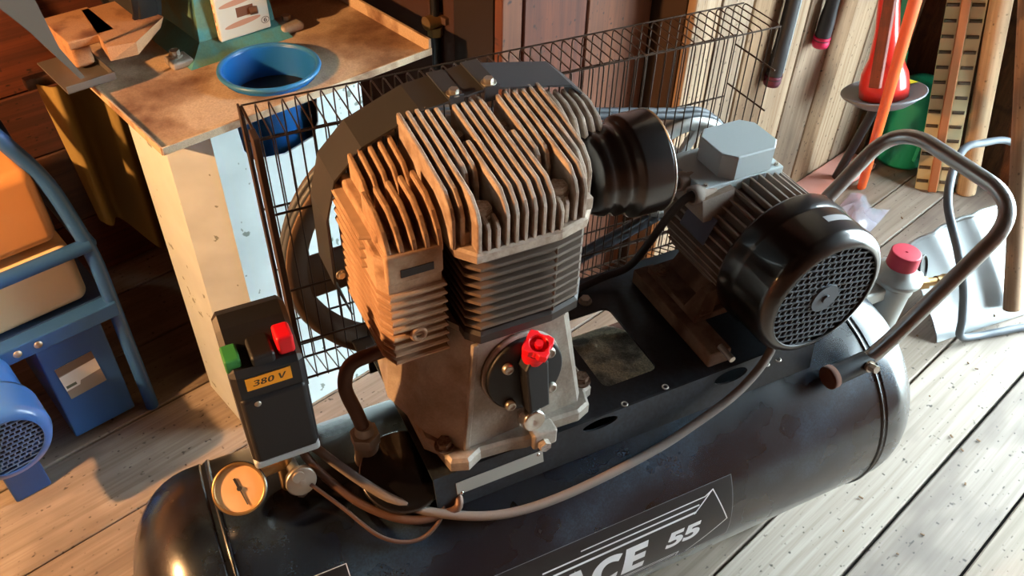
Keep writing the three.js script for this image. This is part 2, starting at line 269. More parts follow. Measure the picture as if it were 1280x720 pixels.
  for (const z of [-0.09, 0.05]) part('wheel', aim(lathe([[0.012, 0], [0.05, 0], [0.06, 0.004], [0.06, 0.022], [0.05, 0.026], [0.012, 0.026], [0.012, 0]]), 'z', [0.88, 0.06, z]), M.rubber, comp);
}
{ // base plate
  const hole = roundRect(0.495, 0.586, -0.045, 0.1, 0.014), top = extY([[0.215, -0.175], [0.86, -0.175], [0.845, 0.088], [0.215, 0.088]], 0.571, 0.004, 0, [hole]);
  const fl = (holes) => ext([[0.215, 0], [0.845, 0], [0.838, -0.058], [0.215, -0.058]], 0.004, 0, holes);   // x along, second coordinate down the slope
  const front = fl([ellipsePath(0.462, -0.012, 0.028, 0.008), ellipsePath(0.685, -0.016, 0.03, 0.011)]).applyMatrix4(new THREE.Matrix4().makeBasis(V3(1, 0, 0), V3(0, 0.97, -0.24), V3(0, 0.24, 0.97))).translate(0, 0.575, 0.085);
  const back = box(0.215, 0.86, 0.515, 0.573, -0.178, -0.174);
  const plate = part('base_plate', [uvBox(top, 0.42), uvBox(front, 0.42), back], M.plate, comp);
  part('data_plate', box(0.243, 0.371, 0.003, 0.023, 0, 0.001, 0.0004).rotateX(-14 * R).translate(0, 0.536, 0.099), M.label, plate);
  for (const [x, y] of [[0.25, 0.54], [0.364, 0.554]]) part('rivet', aim(lathe([[0.0025, 0], [0.0018, 0.001], [0.0001, 0.0015]], 10), [0, 0.24, 0.97], [x, y, 0.1 - (y - 0.536) * 0.24]), M.chrome, plate);
  for (const [x, z] of [[0.505, 0.083], [0.575, 0.08], [0.75, 0.094], [0.772, 0.094]]) part('bolt_hole', aim(new THREE.TorusGeometry(0.004, 0.0012, 6, 16).rotateX(Math.PI / 2), 'y', [x, z > 0.09 ? 0.558 : 0.5755, z]), M.zinc, plate);
  part('bolt', bolt(0.008, 0.008, 'y', [0.56, 0.575, -0.125]), M.zinc, plate);
}
{ // crankcase
  const Y0 = 0.575, fl = extY([[0.234, 0.055], [0.24, 0.088], [0.262, 0.096], [0.283, 0.086], [0.325, 0.09], [0.345, 0.095], [0.385, 0.094], [0.39, 0.082], [0.43, 0.084], [0.45, 0.076], [0.456, 0.055], [0.468, 0.05], [0.468, -0.13], [0.222, -0.13], [0.222, 0.04]], Y0, 0.024, 0.004);
  const bot = [[0.252, 0.066], [0.262, 0.078], [0.436, 0.068], [0.446, 0.055], [0.446, -0.12], [0.215, -0.12], [0.205, -0.05], [0.228, 0.03]], top = [[0.292, 0.042], [0.297, 0.05], [0.413, 0.05], [0.425, 0.038], [0.43, -0.11], [0.24, -0.11], [0.225, -0.07], [0.262, -0.01]];
  const body = hull(ring(bot, 0.598), ring(top, 0.758)), rim = hull(ring(top.map(([x, z]) => [x + 0.001, z + 0.003]), 0.758), ring(top.map(([x, z]) => [x, z]), 0.768));
  const cc = part('crankcase', [uvBox(fl, 0.25), flat(body), flat(rim)], M.cast, comp);
  for (const [x, z] of [[0.242, 0.062], [0.459, 0.038], [0.235, -0.11], [0.455, -0.11]]) part('bolt', bolt(0.0095, 0.012, 'y', [x, 0.599, z]), M.rust, cc);
  part('rib', box(-0.004, 0.004, 0, 0.16, -0.004, 0.004, 0.002).applyMatrix4(new THREE.Matrix4().makeBasis(V3(1, 0, 0), V3(0.16, 0.97, -0.17), V3(0, 0.17, 0.97))).translate(0.266, 0.6, 0.078), M.cast, cc);
  const nrm = [0.02, 0.17, 0.985], C0 = V3(0.352, 0.694, 0.0625), ux = V3(0.999, 0, -0.06), uy = V3(0, 0.985, -0.17), at = (x, y, d = 0) => { const v = C0.clone().addScaledVector(ux, x).addScaledVector(uy, y).addScaledVector(V3(...nrm), d); return [v.x, v.y, v.z]; };
  part('cover_rim', aim(lathe([[0.001, 0], [0.0555, 0], [0.0555, 0.003], [0.053, 0.005], [0.001, 0.005]]), nrm, at(-0.002, 0.004, -0.002)), M.cast, cc);
  const cover = part('oil_cover', [aim(lathe([[0.0001, 0], [0.0535, 0], [0.0535, 0.005], [0.0505, 0.008], [0.0001, 0.009]], 48), nrm, at(0, 0, 0.002)),
    ext(new THREE.Shape([[-0.013, -0.05], [0.016, -0.047], [0.017, 0.02], [0.012, 0.034], [-0.008, 0.034], [-0.016, 0.02]].map((q) => V2(...q))), 0.026, 0.003, [], 2).applyMatrix4(new THREE.Matrix4().makeBasis(ux, uy, V3(...nrm))).translate(...at(0.005, 0.004, 0.006))], M.black, cc);
  part('oil_filler_neck', aim(cyl(0.012, 0.011, 0.02), [0, 0.9, 0.35], at(0.005, 0.03, 0.02)), M.black, cc);
  { const s = new THREE.Shape(), n = 4; for (let i = 0; i <= 48; i++) { const a = i / 48 * Math.PI * 2, r = 0.0175 + 0.003 * Math.cos(a * n) + 0.0006 * Math.cos(a * 32); i ? s.lineTo(r * Math.cos(a), r * Math.sin(a)) : s.moveTo(r * Math.cos(a), r * Math.sin(a)); }
    const h = new THREE.Path(); h.absarc(0, 0, 0.0115, 0, Math.PI * 2, true); s.holes.push(h);
    const up = V3(0, 0.96, 0.28).normalize(), m = new THREE.Matrix4().makeBasis(V3(0.94, -0.17, 0.3).normalize(), V3(-0.34, -0.47, 0.81).normalize(), up);
    const o = at(0.005, 0.044, 0.026);
    part('oil_cap', [ext(s, 0.012, 0.001).applyQuaternion(new THREE.Quaternion().setFromUnitVectors(AX.z, up)).translate(o[0], o[1] + 0.012, o[2] + 0.006), aim(cyl(0.013, 0.013, 0.007), [0, 0.96, 0.28], [o[0], o[1] + 0.011, o[2] + 0.005]), aim(cyl(0.006, 0.005, 0.012), [0, 0.96, 0.28], [o[0], o[1] + 0.014, o[2] + 0.007]), aim(lathe([[0.0135, -0.014], [0.0145, -0.01], [0.0135, -0.006], [0.0145, -0.002], [0.0165, 0.004], [0.0165, 0.012]]), [0, 0.96, 0.28], [o[0], o[1], o[2]])], M.red, cc); }
  for (const [x, y] of [[-0.026, 0.022], [-0.026, -0.036], [0.034, 0.022], [0.034, -0.034]]) part('screw', aim(lathe([[0.0001, 0.006], [0.004, 0.006], [0.004, 0.0075], [0.0065, 0.007], [0.0075, 0.004], [0.0075, 0]], 18), nrm, at(x, y, 0.009)), M.zinc, cc);
  part('sight_glass', [flat(aim(hex(0.0185, 0.007), nrm, at(0.004, -0.073, 0.0))), aim(lathe([[0.0165, 0], [0.0165, 0.012], [0.013, 0.015], [0.0001, 0.011]], 28), nrm, at(0.004, -0.073, 0.006))], M.chrome, cc);
  part('drain_plug', [box(0.352, 0.388, 0.575, 0.604, 0.08, 0.102, 0.004), flat(aim(hex(0.0085, 0.009), 'z', [0.366, 0.586, 0.102]))], M.cast, cc);
  // cylinder
  const plan = (g) => [[0.300 - g, 0.054 + g], [0.392, 0.054 + g], [0.43 + g * 0.5, 0.045 + g], [0.452 + g, 0.012 + g * 0.3], [0.452 + g, -0.115 - g], [0.286 - g, -0.115 - g], [0.286 - g, 0.04 + g * 0.5]];
  const cy = part('cylinder', [extY(plan(-0.006), 0.766, 0.124, 0), box(0.33, 0.40, 0.758, 0.77, -0.1, 0.0)], M.cyl, comp);
  part('base_flange', extY(plan(0.004), 0.757, 0.02, 0.004), std(0x2e2622, 0.45, 0.1), cy);
  const fin = extY(plan(0.003), 0, 0.0045, 0.0014);
  for (let i = 0; i < 8; i++) part('fin', fin, M.cyl, cy, [0, 0.7815 + i * 0.0128, 0]);
  for (let i = 0; i < 8; i++) part('nub', box(-0.0015, 0.0015, 0, 0.008, -0.004, 0.001, 0.001), M.cyl, cy, [0.393, 0.777 + i * 0.0128, 0.057]);
}
{ // cylinder head
  const slab = extY([[0.292, 0.058], [0.398, 0.058], [0.436, 0.048], [0.463, 0.014], [0.463, -0.12], [0.274, -0.12], [0.274, 0.036]], 0.884, 0.016, 0.003);
  const head = part('cylinder_head', [uvBox(slab, 0.2), box(0.283, 0.45, 0.898, 0.915, -0.118, 0.035), box(0.29, 0.445, 0.91, 0.95, -0.12, -0.02)], M.dusty, comp);
  const zf = (x) => (x < 0.292 ? 0.037 : x < 0.4 ? 0.056 : x < 0.436 ? 0.047 : 0.056 - (x - 0.4) * 0.72);
  const full = (f) => [[f, 0.898], [f, 0.938], [f - 0.006, 0.95], [f - 0.022, 0.963], [-0.055, 0.975], [-0.122, 0.983], [-0.122, 0.898]];
  const tail = (f) => [[0.0, 0.898], [0.0, 0.945], [-0.006, 0.962], [-0.014, 0.968], [-0.055, 0.975], [-0.122, 0.983], [-0.122, 0.898]];
  const mid = (f) => [[f, 0.898], [f, 0.938], [f - 0.006, 0.95], [f - 0.022, 0.963], [-0.05, 0.9735], [-0.058, 0.968], [-0.062, 0.955], [-0.062, 0.898]];
  const low = (f) => [[f, 0.898], [f, 0.926], [f - 0.005, 0.933], [f - 0.016, 0.936], [f - 0.02, 0.93], [f - 0.02, 0.898]];
  const B = [[0.310, 0.03], [0.405, 0.028]], BB = [[0.330, -0.085], [0.392, -0.085]];
  for (let i = 0; i < 17; i++) {
    const x = 0.274 + i * 0.0112, f = zf(x), nearB = B.some(([q]) => Math.abs(x - q) < 0.012), nearBB = BB.some(([q]) => Math.abs(x - q) < 0.009), d = 0.0055;
    const list = nearB ? [extX(tail(f), x - d / 2, d, 0.0012), extX(low(f), x - d / 2, d, 0.0012)] : [extX(nearBB ? mid(f) : full(f), x - d / 2, d, 0.0012)];
    part('fin', list.map((g) => uvBox(g, 0.2)), M.dusty, head);
  }
  for (const [x, z] of B) part('bolt', [cyl(0.013, 0.012, 0.03).translate(x, 0.9, z), bolt(0.0115, 0.012, 'y', [x, 0.93, z], 1.1)], M.dusty, head);
  for (const [x, z] of BB) part('bolt', bolt(0.009, 0.012, 'y', [x, 0.95, z]), M.dusty, head);
  // right lobe
  part('side_lobe', [box(0.455, 0.525, 0.87, 0.9, -0.135, -0.055, 0.006), box(0.455, 0.52, 0.895, 0.92, -0.13, -0.075)], M.dusty, head);
  const lob = [[-0.055, 0.898], [-0.055, 0.915], [-0.062, 0.935], [-0.075, 0.953], [-0.1, 0.963], [-0.13, 0.965], [-0.13, 0.898]];
  for (let i = 0; i < 5; i++) part('fin', uvBox(extX(lob.map(([z, y]) => [z, y - i * 0.002]), 0.469 + i * 0.0115, 0.0055, 0.0012), 0.2), M.dusty, head);
  // left lobe at the back
  part('side_lobe', [box(0.205, 0.275, 0.888, 0.908, -0.14, -0.048, 0.006)], M.dust, head);
  const lo2 = [[-0.046, 0.905], [-0.047, 0.915], [-0.056, 0.935], [-0.074, 0.95], [-0.12, 0.958], [-0.12, 0.905]];
  for (let i = 0; i < 5; i++) part('fin', uvBox(extX(lo2.map(([z, y]) => [z, y - (4 - i) * 0.003]), 0.208 + i * 0.0122, 0.0055, 0.0012), 0.2), M.dust, head);
}
{ // finned cooler column left of the head
  const plan = (g) => [[0.199 - g, 0.028 + g], [0.262 + g, 0.028 + g], [0.262 + g, -0.13 - g], [0.199 - g, -0.13 - g], [0.19 - g, -0.115], [0.19 - g, 0.012]];
  const core = [[0.199, 0.027], [0.262, 0.027], [0.262, -0.128], [0.199, -0.128], [0.19, -0.113], [0.19, 0.011]];
  const low = [[0.205, 0.02], [0.256, 0.02], [0.256, -0.11], [0.205, -0.11], [0.2, -0.1], [0.2, 0.01]];
  const col = part('cooler', [uvBox(extY(core, 0.765, 0.135, 0.002), 0.2), hull(ring(low, 0.735), ring(core, 0.765)), box(0.197, 0.264, 0.865, 0.905, -0.13, 0.031, 0.004), box(0.197, 0.268, 0.9, 0.915, -0.13, 0.0, 0.004)], M.dust, comp);
  const fin = extY([[0.198, 0.0335], [0.266, 0.0335], [0.266, -0.145], [0.196, -0.145], [0.187, -0.12], [0.1885, 0.012]], 0, 0.0062, 0.002);
  for (let i = 0; i < 9; i++) part('fin', fin, M.dust, col, [0, 0.742 + i * 0.0128, 0]);
  const side = extY([[0.262, -0.13], [0.2, -0.138], [0.184, -0.12], [0.184, -0.02], [0.2, -0.012], [0.262, -0.012]], 0, 0.006, 0.002);
  for (let i = 0; i < 4; i++) part('fin', side, M.dust, col, [0, 0.858 + i * 0.0135, 0]);
  const topFin = [[0.03, 0.895], [0.03, 0.905], [0.024, 0.922], [0.01, 0.938], [-0.012, 0.949], [-0.05, 0.952], [-0.05, 0.895]];
  for (let i = 0; i < 5; i++) part('fin', uvBox(extX(topFin.map(([z, y]) => [z, y - (4 - i) * 0.003]), 0.2 + i * 0.0145, 0.0065, 0.0014), 0.2), M.dust, col);
  part('slot', box(0.213, 0.252, 0.874, 0.885, 0.03, 0.0318, 0.0005), M.rubber, col);
  part('boss', aim(new THREE.TorusGeometry(0.008, 0.003, 8, 20).rotateX(Math.PI / 2), 'z', [0.228, 0.785, 0.034]), M.dust, col);
  part('outlet_fitting', [cyl(0.014, 0.014, 0.03).translate(0.215, 0.705, -0.03), flat(hex(0.017, 0.018).translate(0.215, 0.72, -0.03))], M.cast, col);
}
{ // shroud behind the cylinders
  const arch = [[0.187, 0.70], [0.170, 0.76], [0.172, 0.86], [0.188, 0.915], [0.225, 0.952], [0.30, 0.982], [0.385, 0.993], [0.50, 0.972], [0.53, 0.945], [0.54, 0.86]], th = 0.0025, inn = arch.map(([x, y], i) => { const a = arch[Math.max(0, i - 1)], b = arch[Math.min(arch.length - 1, i + 1)], l = Math.hypot(b[0] - a[0], b[1] - a[1]); return [x + (b[1] - a[1]) / l * th, y - (b[0] - a[0]) / l * th]; });
  const sh = part('fan_shroud', extZ([...arch, ...inn.reverse()], -0.185, 0.068), M.shroud, comp);
  for (const x of [0.345, 0.39]) {
    const b = part('strap', [box(x - 0.011, x + 0.011, 0.9915, 0.9935, -0.186, -0.115, 0.0005).translate(0, x < 0.36 ? -0.003 : 0.0015, 0), box(x - 0.009, x + 0.009, 0.975, 0.993, -0.118, -0.116, 0.0005)], M.shroud, sh);
    part('bolt', bolt(0.006, 0.007, [0, 1, 0], [x, x < 0.36 ? 0.99 : 0.9945, -0.125], 1.6), M.zinc, sh);
  }
  part('bolt', bolt(0.005, 0.005, [0.3, 0, 1], [0.18, 0.775, -0.117], 1.4), M.zinc, sh);
}
{ // air filter
  const f = part('air_filter', aim(lathe([[0.0001, 0], [0.03, 0], [0.045, 0.004], [0.052, 0.012], [0.056, 0.02], [0.054, 0.026], [0.054, 0.034], [0.059, 0.038], [0.059, 0.046], [0.057, 0.05], [0.061, 0.056], [0.066, 0.06], [0.0675, 0.064], [0.0675, 0.1], [0.066, 0.103], [0.06, 0.104], [0.0001, 0.104]], 56), [1, 0.02, 0.06], [0.482, 0.877, -0.055]), M.blackGloss, comp);
  part('rim', aim(new THREE.TorusGeometry(0.0668, 0.0012, 6, 64).rotateX(Math.PI / 2), [1, 0.02, 0.06], [0.585, 0.879, -0.049]), M.zinc, f);
  part('intake_neck', aim(cyl(0.02, 0.02, 0.04), 'x', [0.45, 0.877, -0.06]), M.blackMetal, f);
}
{ // motor
  const X = 0.79, Y = 0.70, prof = [[0.0001, -0.165], [0.03, -0.165], [0.06, -0.16], [0.085, -0.15], [0.088, -0.135], [0.082, -0.13], [0.08, 0.02], [0.087, 0.024], [0.087, 0.04], [0.0001, 0.04]];
  const motor = part('motor', aim(lathe(prof, 48), 'z', [X, Y, 0]), M.motor, comp);
  const finS = box(-0.0018, 0.0018, 0.076, 0.0965, -0.127, 0.022, 0.001);
  const finF = box(-0.0018, 0.0018, 0.076, 0.0965, -0.055, 0.022, 0.001);
  for (let i = 0; i < 40; i++) { const a = i * 9; const short = a < 27 || a > 333, f = part('fin', short ? finF : finS, M.motor, motor, [X, Y, 0]); f.rotation.z = a * R; }
  for (const [x0, x1] of [[0.652, 0.69], [0.868, 0.905]]) part('slide_rail', box(x0, x1, 0.575, 0.602, -0.135, 0.076, 0.003), M.rust, motor);
  part('foot', [box(0.668, 0.912, 0.602, 0.614, -0.12, 0.012, 0.003), hull([[0.70, 0.612, -0.11], [0.88, 0.612, -0.11], [0.88, 0.612, 0], [0.70, 0.612, 0]], [[0.735, 0.66, -0.11], [0.845, 0.66, -0.11], [0.845, 0.66, 0], [0.735, 0.66, 0]]), hull([[0.668, 0.612, -0.02], [0.70, 0.612, -0.02], [0.70, 0.612, 0.01], [0.668, 0.612, 0.01]], [[0.69, 0.645, -0.015], [0.715, 0.65, -0.015], [0.715, 0.65, 0.0], [0.69, 0.645, 0.0]])], M.rust, motor);
  for (const z of [-0.1, 0.0]) part('bolt', bolt(0.008, 0.009, 'y', [0.682, 0.614, z]), M.rust, motor);
  part('tension_screw', aim(cyl(0.005, 0.005, 0.03), 'z', [0.671, 0.608, 0.07]), M.zinc, motor);
  const cover = part('fan_cover', aim(lathe([[0.093, 0.02], [0.107, 0.02], [0.1085, 0.024], [0.1085, 0.045], [0.105, 0.05], [0.1055, 0.054], [0.1055, 0.104], [0.103, 0.113], [0.096, 0.121], [0.0885, 0.1235], [0.086, 0.1225], [0.086, 0.118], [0.094, 0.116], [0.1, 0.104], [0.1, 0.02]], 72), 'z', [X, Y, 0]), M.blackGloss, motor);
  { // grille: brick-pattern mesh of bars in the round opening
    const r = 0.0875, list = [], z0 = 0.1195, ph = 0.0105, pw = 0.0115, bar = (x0, y0, x1, y1) => list.push(new THREE.BoxGeometry(Math.hypot(x1 - x0, y1 - y0), 0.0026, 0.003).rotateZ(Math.atan2(y1 - y0, x1 - x0)).translate((x0 + x1) / 2, (y0 + y1) / 2, z0));
    for (let k = -8; k <= 8; k++) { const y = k * ph, w = Math.sqrt(Math.max(0, r * r - y * y)); if (w < 0.01) continue; bar(-w, y, w, y); for (let x = -0.1 + (k & 1 ? pw / 2 : 0); x < 0.1; x += pw) { const yt = y + ph; if (x * x + y * y < r * r && x * x + yt * yt < r * r && Math.hypot(x, y + ph / 2) > 0.02) bar(x - 0.0012, y, x + 0.0012, yt); } }
    const g = merge(list).rotateZ(-12 * R).translate(X, Y, 0);
    part('grille', g, M.greyHose, motor); part('grille_hub', [aim(cyl(0.024, 0.023, 0.004, 32), 'z', [X, Y, 0.119]), aim(cyl(0.007, 0.006, 0.004, 16), 'z', [X, Y, 0.122])], M.greyHose, motor);
    part('grille_rim', aim(new THREE.TorusGeometry(0.0875, 0.0022, 8, 72).rotateX(Math.PI / 2), 'z', [X, Y, 0.1215]), M.blackMetal, motor);
    part('fan', aim(lathe([[0.0001, 0.065], [0.08, 0.06], [0.08, 0.07], [0.0001, 0.074]]), 'z', [X, Y, 0]), M.black, motor);
  }
  part('sticker', (() => { const p = [], n = 14; for (let i = 0; i <= n; i++) { const a = (62 + 26 * i / n) * R; p.push([X + 0.1059 * Math.cos(a), Y + 0.1059 * Math.sin(a)]); } for (let i = n; i >= 0; i--) { const a = (62 + 26 * i / n) * R; p.push([X + 0.1054 * Math.cos(a), Y + 0.1054 * Math.sin(a)]); } return extZ(p, 0.072, 0.012); })(), std(0x8d8b8c, 0.5), motor);
  part('terminal_base', [box(0.692, 0.836, 0.778, 0.797, -0.15, -0.056, 0.002), box(0.71, 0.835, 0.76, 0.78, -0.145, -0.06)], M.grey, motor);
  const c = 0.017, q = (x0, x1, z0, z1) => [[x0 + c, z1], [x1 - c, z1], [x1, z1 - c], [x1, z0 + c], [x1 - c, z0], [x0 + c, z0], [x0, z0 + c], [x0, z1 - c]];
  part('terminal_lid', uvBox(extY(q(0.728, 0.826, -0.141, -0.056), 0.797, 0.039, 0.0015), 0.25), M.grey, motor);
  for (const z of [-0.1, -0.064]) part('cable_gland', aim(lathe([[0.008, 0], [0.011, 0.0], [0.011, 0.024], [0.014, 0.026], [0.014, 0.04], [0.008, 0.04], [0.008, 0]], 20), [-1, 0.1, 0.12], [0.715, 0.785, z]), M.motor, motor);
  part('gland_mount', hull([[0.69, 0.75, -0.14], [0.74, 0.75, -0.14], [0.74, 0.75, -0.04], [0.69, 0.75, -0.04]], [[0.686, 0.785, -0.135], [0.74, 0.792, -0.135], [0.74, 0.792, -0.045], [0.686, 0.785, -0.045]]), M.motor, motor);
  for (const [x, z] of [[0.70, -0.062], [0.828, -0.064]]) part('screw', bolt(0.003, 0.004, 'y', [x, 0.797, z]), M.zinc, motor);
  part('rating_plate', box(-0.03, 0.03, -0.022, 0.022, 0, 0.001, 0.0004).rotateY(-90 * R).rotateZ(-22 * R).rotateX(0).translate(0.699, 0.735, -0.06), std(0x4b4a58, 0.5, 0.3), motor);
  part('motor_cable', sweep(curve([[0.69, 0.789, -0.062], [0.665, 0.785, -0.06], [0.648, 0.75, -0.07], [0.645, 0.68, -0.1], [0.64, 0.61, -0.135], [0.60, 0.588, -0.15], [0.54, 0.583, -0.14], [0.49, 0.583, -0.1], [0.475, 0.582, -0.06]], 60), 0.006, 10), M.rubber, motor);
}
{ // flywheel, pulley, belt
  const FX = 0.342, FY = 0.687, PX = 0.79, PY = 0.70, Z = -0.245;
  const fw = part('flywheel', aim(lathe([[0.185, -0.02], [0.213, -0.02], [0.213, -0.012], [0.205, -0.006], [0.213, 0.0], [0.205, 0.006], [0.213, 0.012], [0.213, 0.02], [0.185, 0.02], [0.185, -0.02]], 72), 'z', [FX, FY, Z]), M.flywheel, comp);
  for (let i = 0; i < 5; i++) { const a = (i * 72 + 40) * R, c = [0, 1].map((k) => [Math.cos(a + k * 0.35), Math.sin(a + k * 0.35)]); part('spoke', box(-0.09, 0.09, -0.03, 0.03, -0.006, 0.006, 0.004).rotateX(0.5).rotateZ(a).translate(FX + 0.11 * c[0][0], FY + 0.11 * c[0][1], Z), M.flywheel, fw); }
  part('hub', aim(cyl(0.035, 0.035, 0.12), 'z', [FX, FY, -0.27]), M.flywheel, fw);
  const pu = part('pulley', aim(lathe([[0.072, -0.02], [0.095, -0.02], [0.087, 0], [0.095, 0.02], [0.072, 0.02], [0.072, -0.02]], 56), 'z', [PX, PY, Z]), M.pulley, comp);
  for (let i = 0; i < 4; i++) { const a = (i * 90 + 60) * R; part('spoke', box(0.015, 0.075, -0.009, 0.009, -0.005, 0.005, 0.003).rotateZ(a).translate(PX, PY, Z), M.pulley, pu); }
  part('shaft', aim(cyl(0.02, 0.02, 0.11), 'z', [PX, PY, -0.268]), M.pulley, pu);
  const up = [], lo = []; for (let i = 0; i <= 24; i++) { const a = (90 + 180 * i / 24) * R; up.push([FX + 0.212 * Math.cos(a), FY + 0.212 * Math.sin(a), Z]); } for (let i = 0; i <= 24; i++) { const a = (-90 + 180 * i / 24) * R; lo.push([PX + 0.094 * Math.cos(a), PY + 0.094 * Math.sin(a), Z]); }
  for (const dz of [-0.008, 0.008]) part('drive_belt', sweep([...up, ...lo].map(([x, y, z]) => [x, y, z + dz]), 0.006, 6, true), M.greyHose, comp);
}
{ // wire belt guard
  const X0 = 0.124, X1 = 0.906, ZF = -0.2, ZB = -0.29, YT = 0.94, YB = 0.475, YF = 0.522, n = 46, r = 0.0011;
  const guard = part('belt_guard', sweep(rounded([[X0, YF, ZF], [X0, YT, ZF], [X0, YT, ZB], [X0, YB, ZB]], 0.006, true), 0.0018, 6, true), M.wire, comp);
  for (const [y, z, q] of [[YT - 0.001, ZF, 0.0014], [YT - 0.001, ZB, 0.0014], [YF, ZF, 0.002], [YB, ZB, 0.002], [YB + 0.03, ZB, 0.0014]]) part('rail_wire', sweep([[X0, y, z], [X1, y, z]], q, 6), M.wire, guard);
  const loop = sweep(rounded([[0, YF - 0.004, ZF], [0, YT, ZF], [0, YT, ZB], [0, YB, ZB]], 0.009), r, 5), base = [0.45, 0, 0];
  const bottom = sweep([[0, YF, ZF], [0, YB, ZB]], r, 5);
  for (let i = 0; i <= n; i++) { const x = X0 + (X1 - X0) * i / n; part('wire', loop, M.wire, guard, [x, 0, 0]); part('bottom_wire', bottom, M.wire, guard, [x, 0, 0]); }
  for (const y of [0.885, 0.775, 0.665, 0.56]) { part('cross_wire', sweep([[X0, y, ZB - 0.002], [X1, y, ZB - 0.002]], 0.0018, 6), M.wire, guard); }
  for (const y of [0.83, 0.7, 0.6]) part('cross_wire', sweep([[X0, y, ZF + 0.002], [y > 0.8 ? 0.2 : X1, y, ZF + 0.002]], 0.0018, 6), M.wire, guard);
  for (const y of [0.87, 0.8, 0.73, 0.66, 0.59]) part('end_wire', sweep([[X1 + 0.001, y, ZF + 0.008], [X1 + 0.001, y, ZB]], 0.0016, 6), M.wire, guard);
  part('end_post', box(X0 - 0.006, X0 + 0.002, YF - 0.01, YT + 0.004, ZF - 0.022, ZF + 0.004, 0.001), M.post, guard);
  part('end_panel', [box(X0 - 0.005, X0 - 0.002, YB - 0.01, YT + 0.002, ZB - 0.002, ZB + 0.014, 0.001)], M.post, guard);
  for (const x of [0.2, 0.8]) part('stay', box(x, x + 0.03, 0.565, 0.57, -0.202, -0.17), M.blackMetal, guard);
}
{ // pressure switch, gauge, check valve, pipes, cable
  const bodyP = [[-0.05, 0.66], [-0.045, 0.648], [0.026, 0.648], [0.032, 0.655], [0.032, 0.80], [0.026, 0.806], [0.0, 0.812], [-0.02, 0.828], [-0.036, 0.836], [-0.05, 0.83]];
  const sw = part('pressure_switch', [uvBox(extX(bodyP, 0.014, 0.08, 0.006), 0.2), box(0.017, 0.091, 0.655, 0.766, 0.02, 0.0355, 0.006), box(0.04, 0.066, 0.80, 0.818, -0.02, 0.027, 0.004)], M.black, comp);
  part('switch_base', box(0.014, 0.094, 0.638, 0.652, -0.05, 0.03, 0.005), M.grey, sw);
  part('stop_knob', box(0.07, 0.089, 0.806, 0.832, -0.003, 0.024, 0.004), M.red, sw); part('start_knob', box(0.0125, 0.03, 0.8, 0.819, -0.006, 0.022, 0.003), M.green, sw);
  const t = canvas(256, 96, (c, w, h) => { c.fillStyle = '#f09a1c'; c.fillRect(0, 0, w, h); c.fillStyle = '#20130c'; c.font = 'bold 62px sans-serif'; c.save(); c.transform(1.18, 0, -0.22, 1, 34, 70); c.fillText('380 V', 0, 0); c.restore(); });
  part('voltage_label', new THREE.BoxGeometry(0.05, 0.0185, 0.0008).translate(0.053, 0.787, 0.0325), new THREE.MeshStandardMaterial({ map: t, roughness: 0.5 }), sw);
  part('screw', aim(lathe([[0.0001, 0.002], [0.003, 0.0015], [0.004, 0]], 12), 'z', [0.035, 0.757, 0.0355]), M.zinc, sw);
  const man = part('manifold', [flat(hex(0.014, 0.03).translate(0.05, 0.61, -0.01)), cyl(0.011, 0.011, 0.1).translate(0.05, 0.535, -0.01), flat(aim(hex(0.011, 0.045), [-1, 0, 0.1], [0.05, 0.59, -0.01])), aim(cyl(0.009, 0.009, 0.06), [-1, 0, 0.15], [0.05, 0.59, -0.01])], M.brass, comp);
  part('relief_disc', [aim(lathe([[0.0001, 0.004], [0.004, 0.0045], [0.006, 0.002], [0.018, 0.002], [0.02, 0], [0.02, -0.006], [0.0001, -0.006]], 32), [0.1, 0.35, 0.93], [0.062, 0.583, 0.025]), aim(cyl(0.008, 0.008, 0.04), [0.1, 0.25, 0.95], [0.056, 0.583, -0.012]), flat(aim(hex(0.007, 0.014), [0, 1, 0], [0.06, 0.552, 0.02]))], M.zinc, man);
  const gn = [-0.12, 0.78, 0.62], gc = [-0.01, 0.595, 0.012], ga = (d) => [gc[0] + gn[0] * d, gc[1] + gn[1] * d, gc[2] + gn[2] * d];
  const gauge = part('pressure_gauge', aim(lathe([[0.0001, -0.028], [0.02, -0.028], [0.03, -0.02], [0.031, 0.002], [0.0335, 0.003], [0.0335, 0.007], [0.0295, 0.008], [0.0285, 0.004], [0.0001, 0.004]], 48), gn, gc), M.blackGloss, comp);
  part('dial', aim(cyl(0.0288, 0.0288, 0.001, 40), gn, ga(0.0035)), std(0xe2b684, 0.6), gauge);
  part('bezel', aim(new THREE.TorusGeometry(0.0305, 0.0022, 8, 48).rotateX(Math.PI / 2), gn, ga(0.0065)), M.brass, gauge);
  { const q = new THREE.Quaternion().setFromUnitVectors(AX.y, V3(...gn).normalize()); part('needle', [new THREE.BoxGeometry(0.0014, 0.001, 0.036).translate(0, 0.006, 0.004), new THREE.BoxGeometry(0.003, 0.001, 0.012).translate(0, 0.006, -0.008), cyl(0.003, 0.003, 0.003, 12).translate(0, 0.005, 0)].map((g) => g.rotateY(0.15).applyQuaternion(q).translate(...gc)), M.rubber, gauge); }
  const cv = part('check_valve', [cyl(0.019, 0.017, 0.02, 24).translate(0.157, 0.532, -0.006), cyl(0.0165, 0.0165, 0.03, 24).translate(0.157, 0.55, -0.006), flat(hex(0.02, 0.018).translate(0.157, 0.578, -0.006)), cyl(0.013, 0.011, 0.014).translate(0.157, 0.596, -0.006)], std(0xa39d92, 0.5, 0.25), comp);
  part('discharge_pipe', sweep(curve([[0.157, 0.598, -0.006], [0.152, 0.63, -0.012], [0.146, 0.665, -0.03], [0.158, 0.695, -0.036], [0.185, 0.706, -0.032], [0.215, 0.709, -0.03]], 50), 0.0095, 14), M.copper, comp);
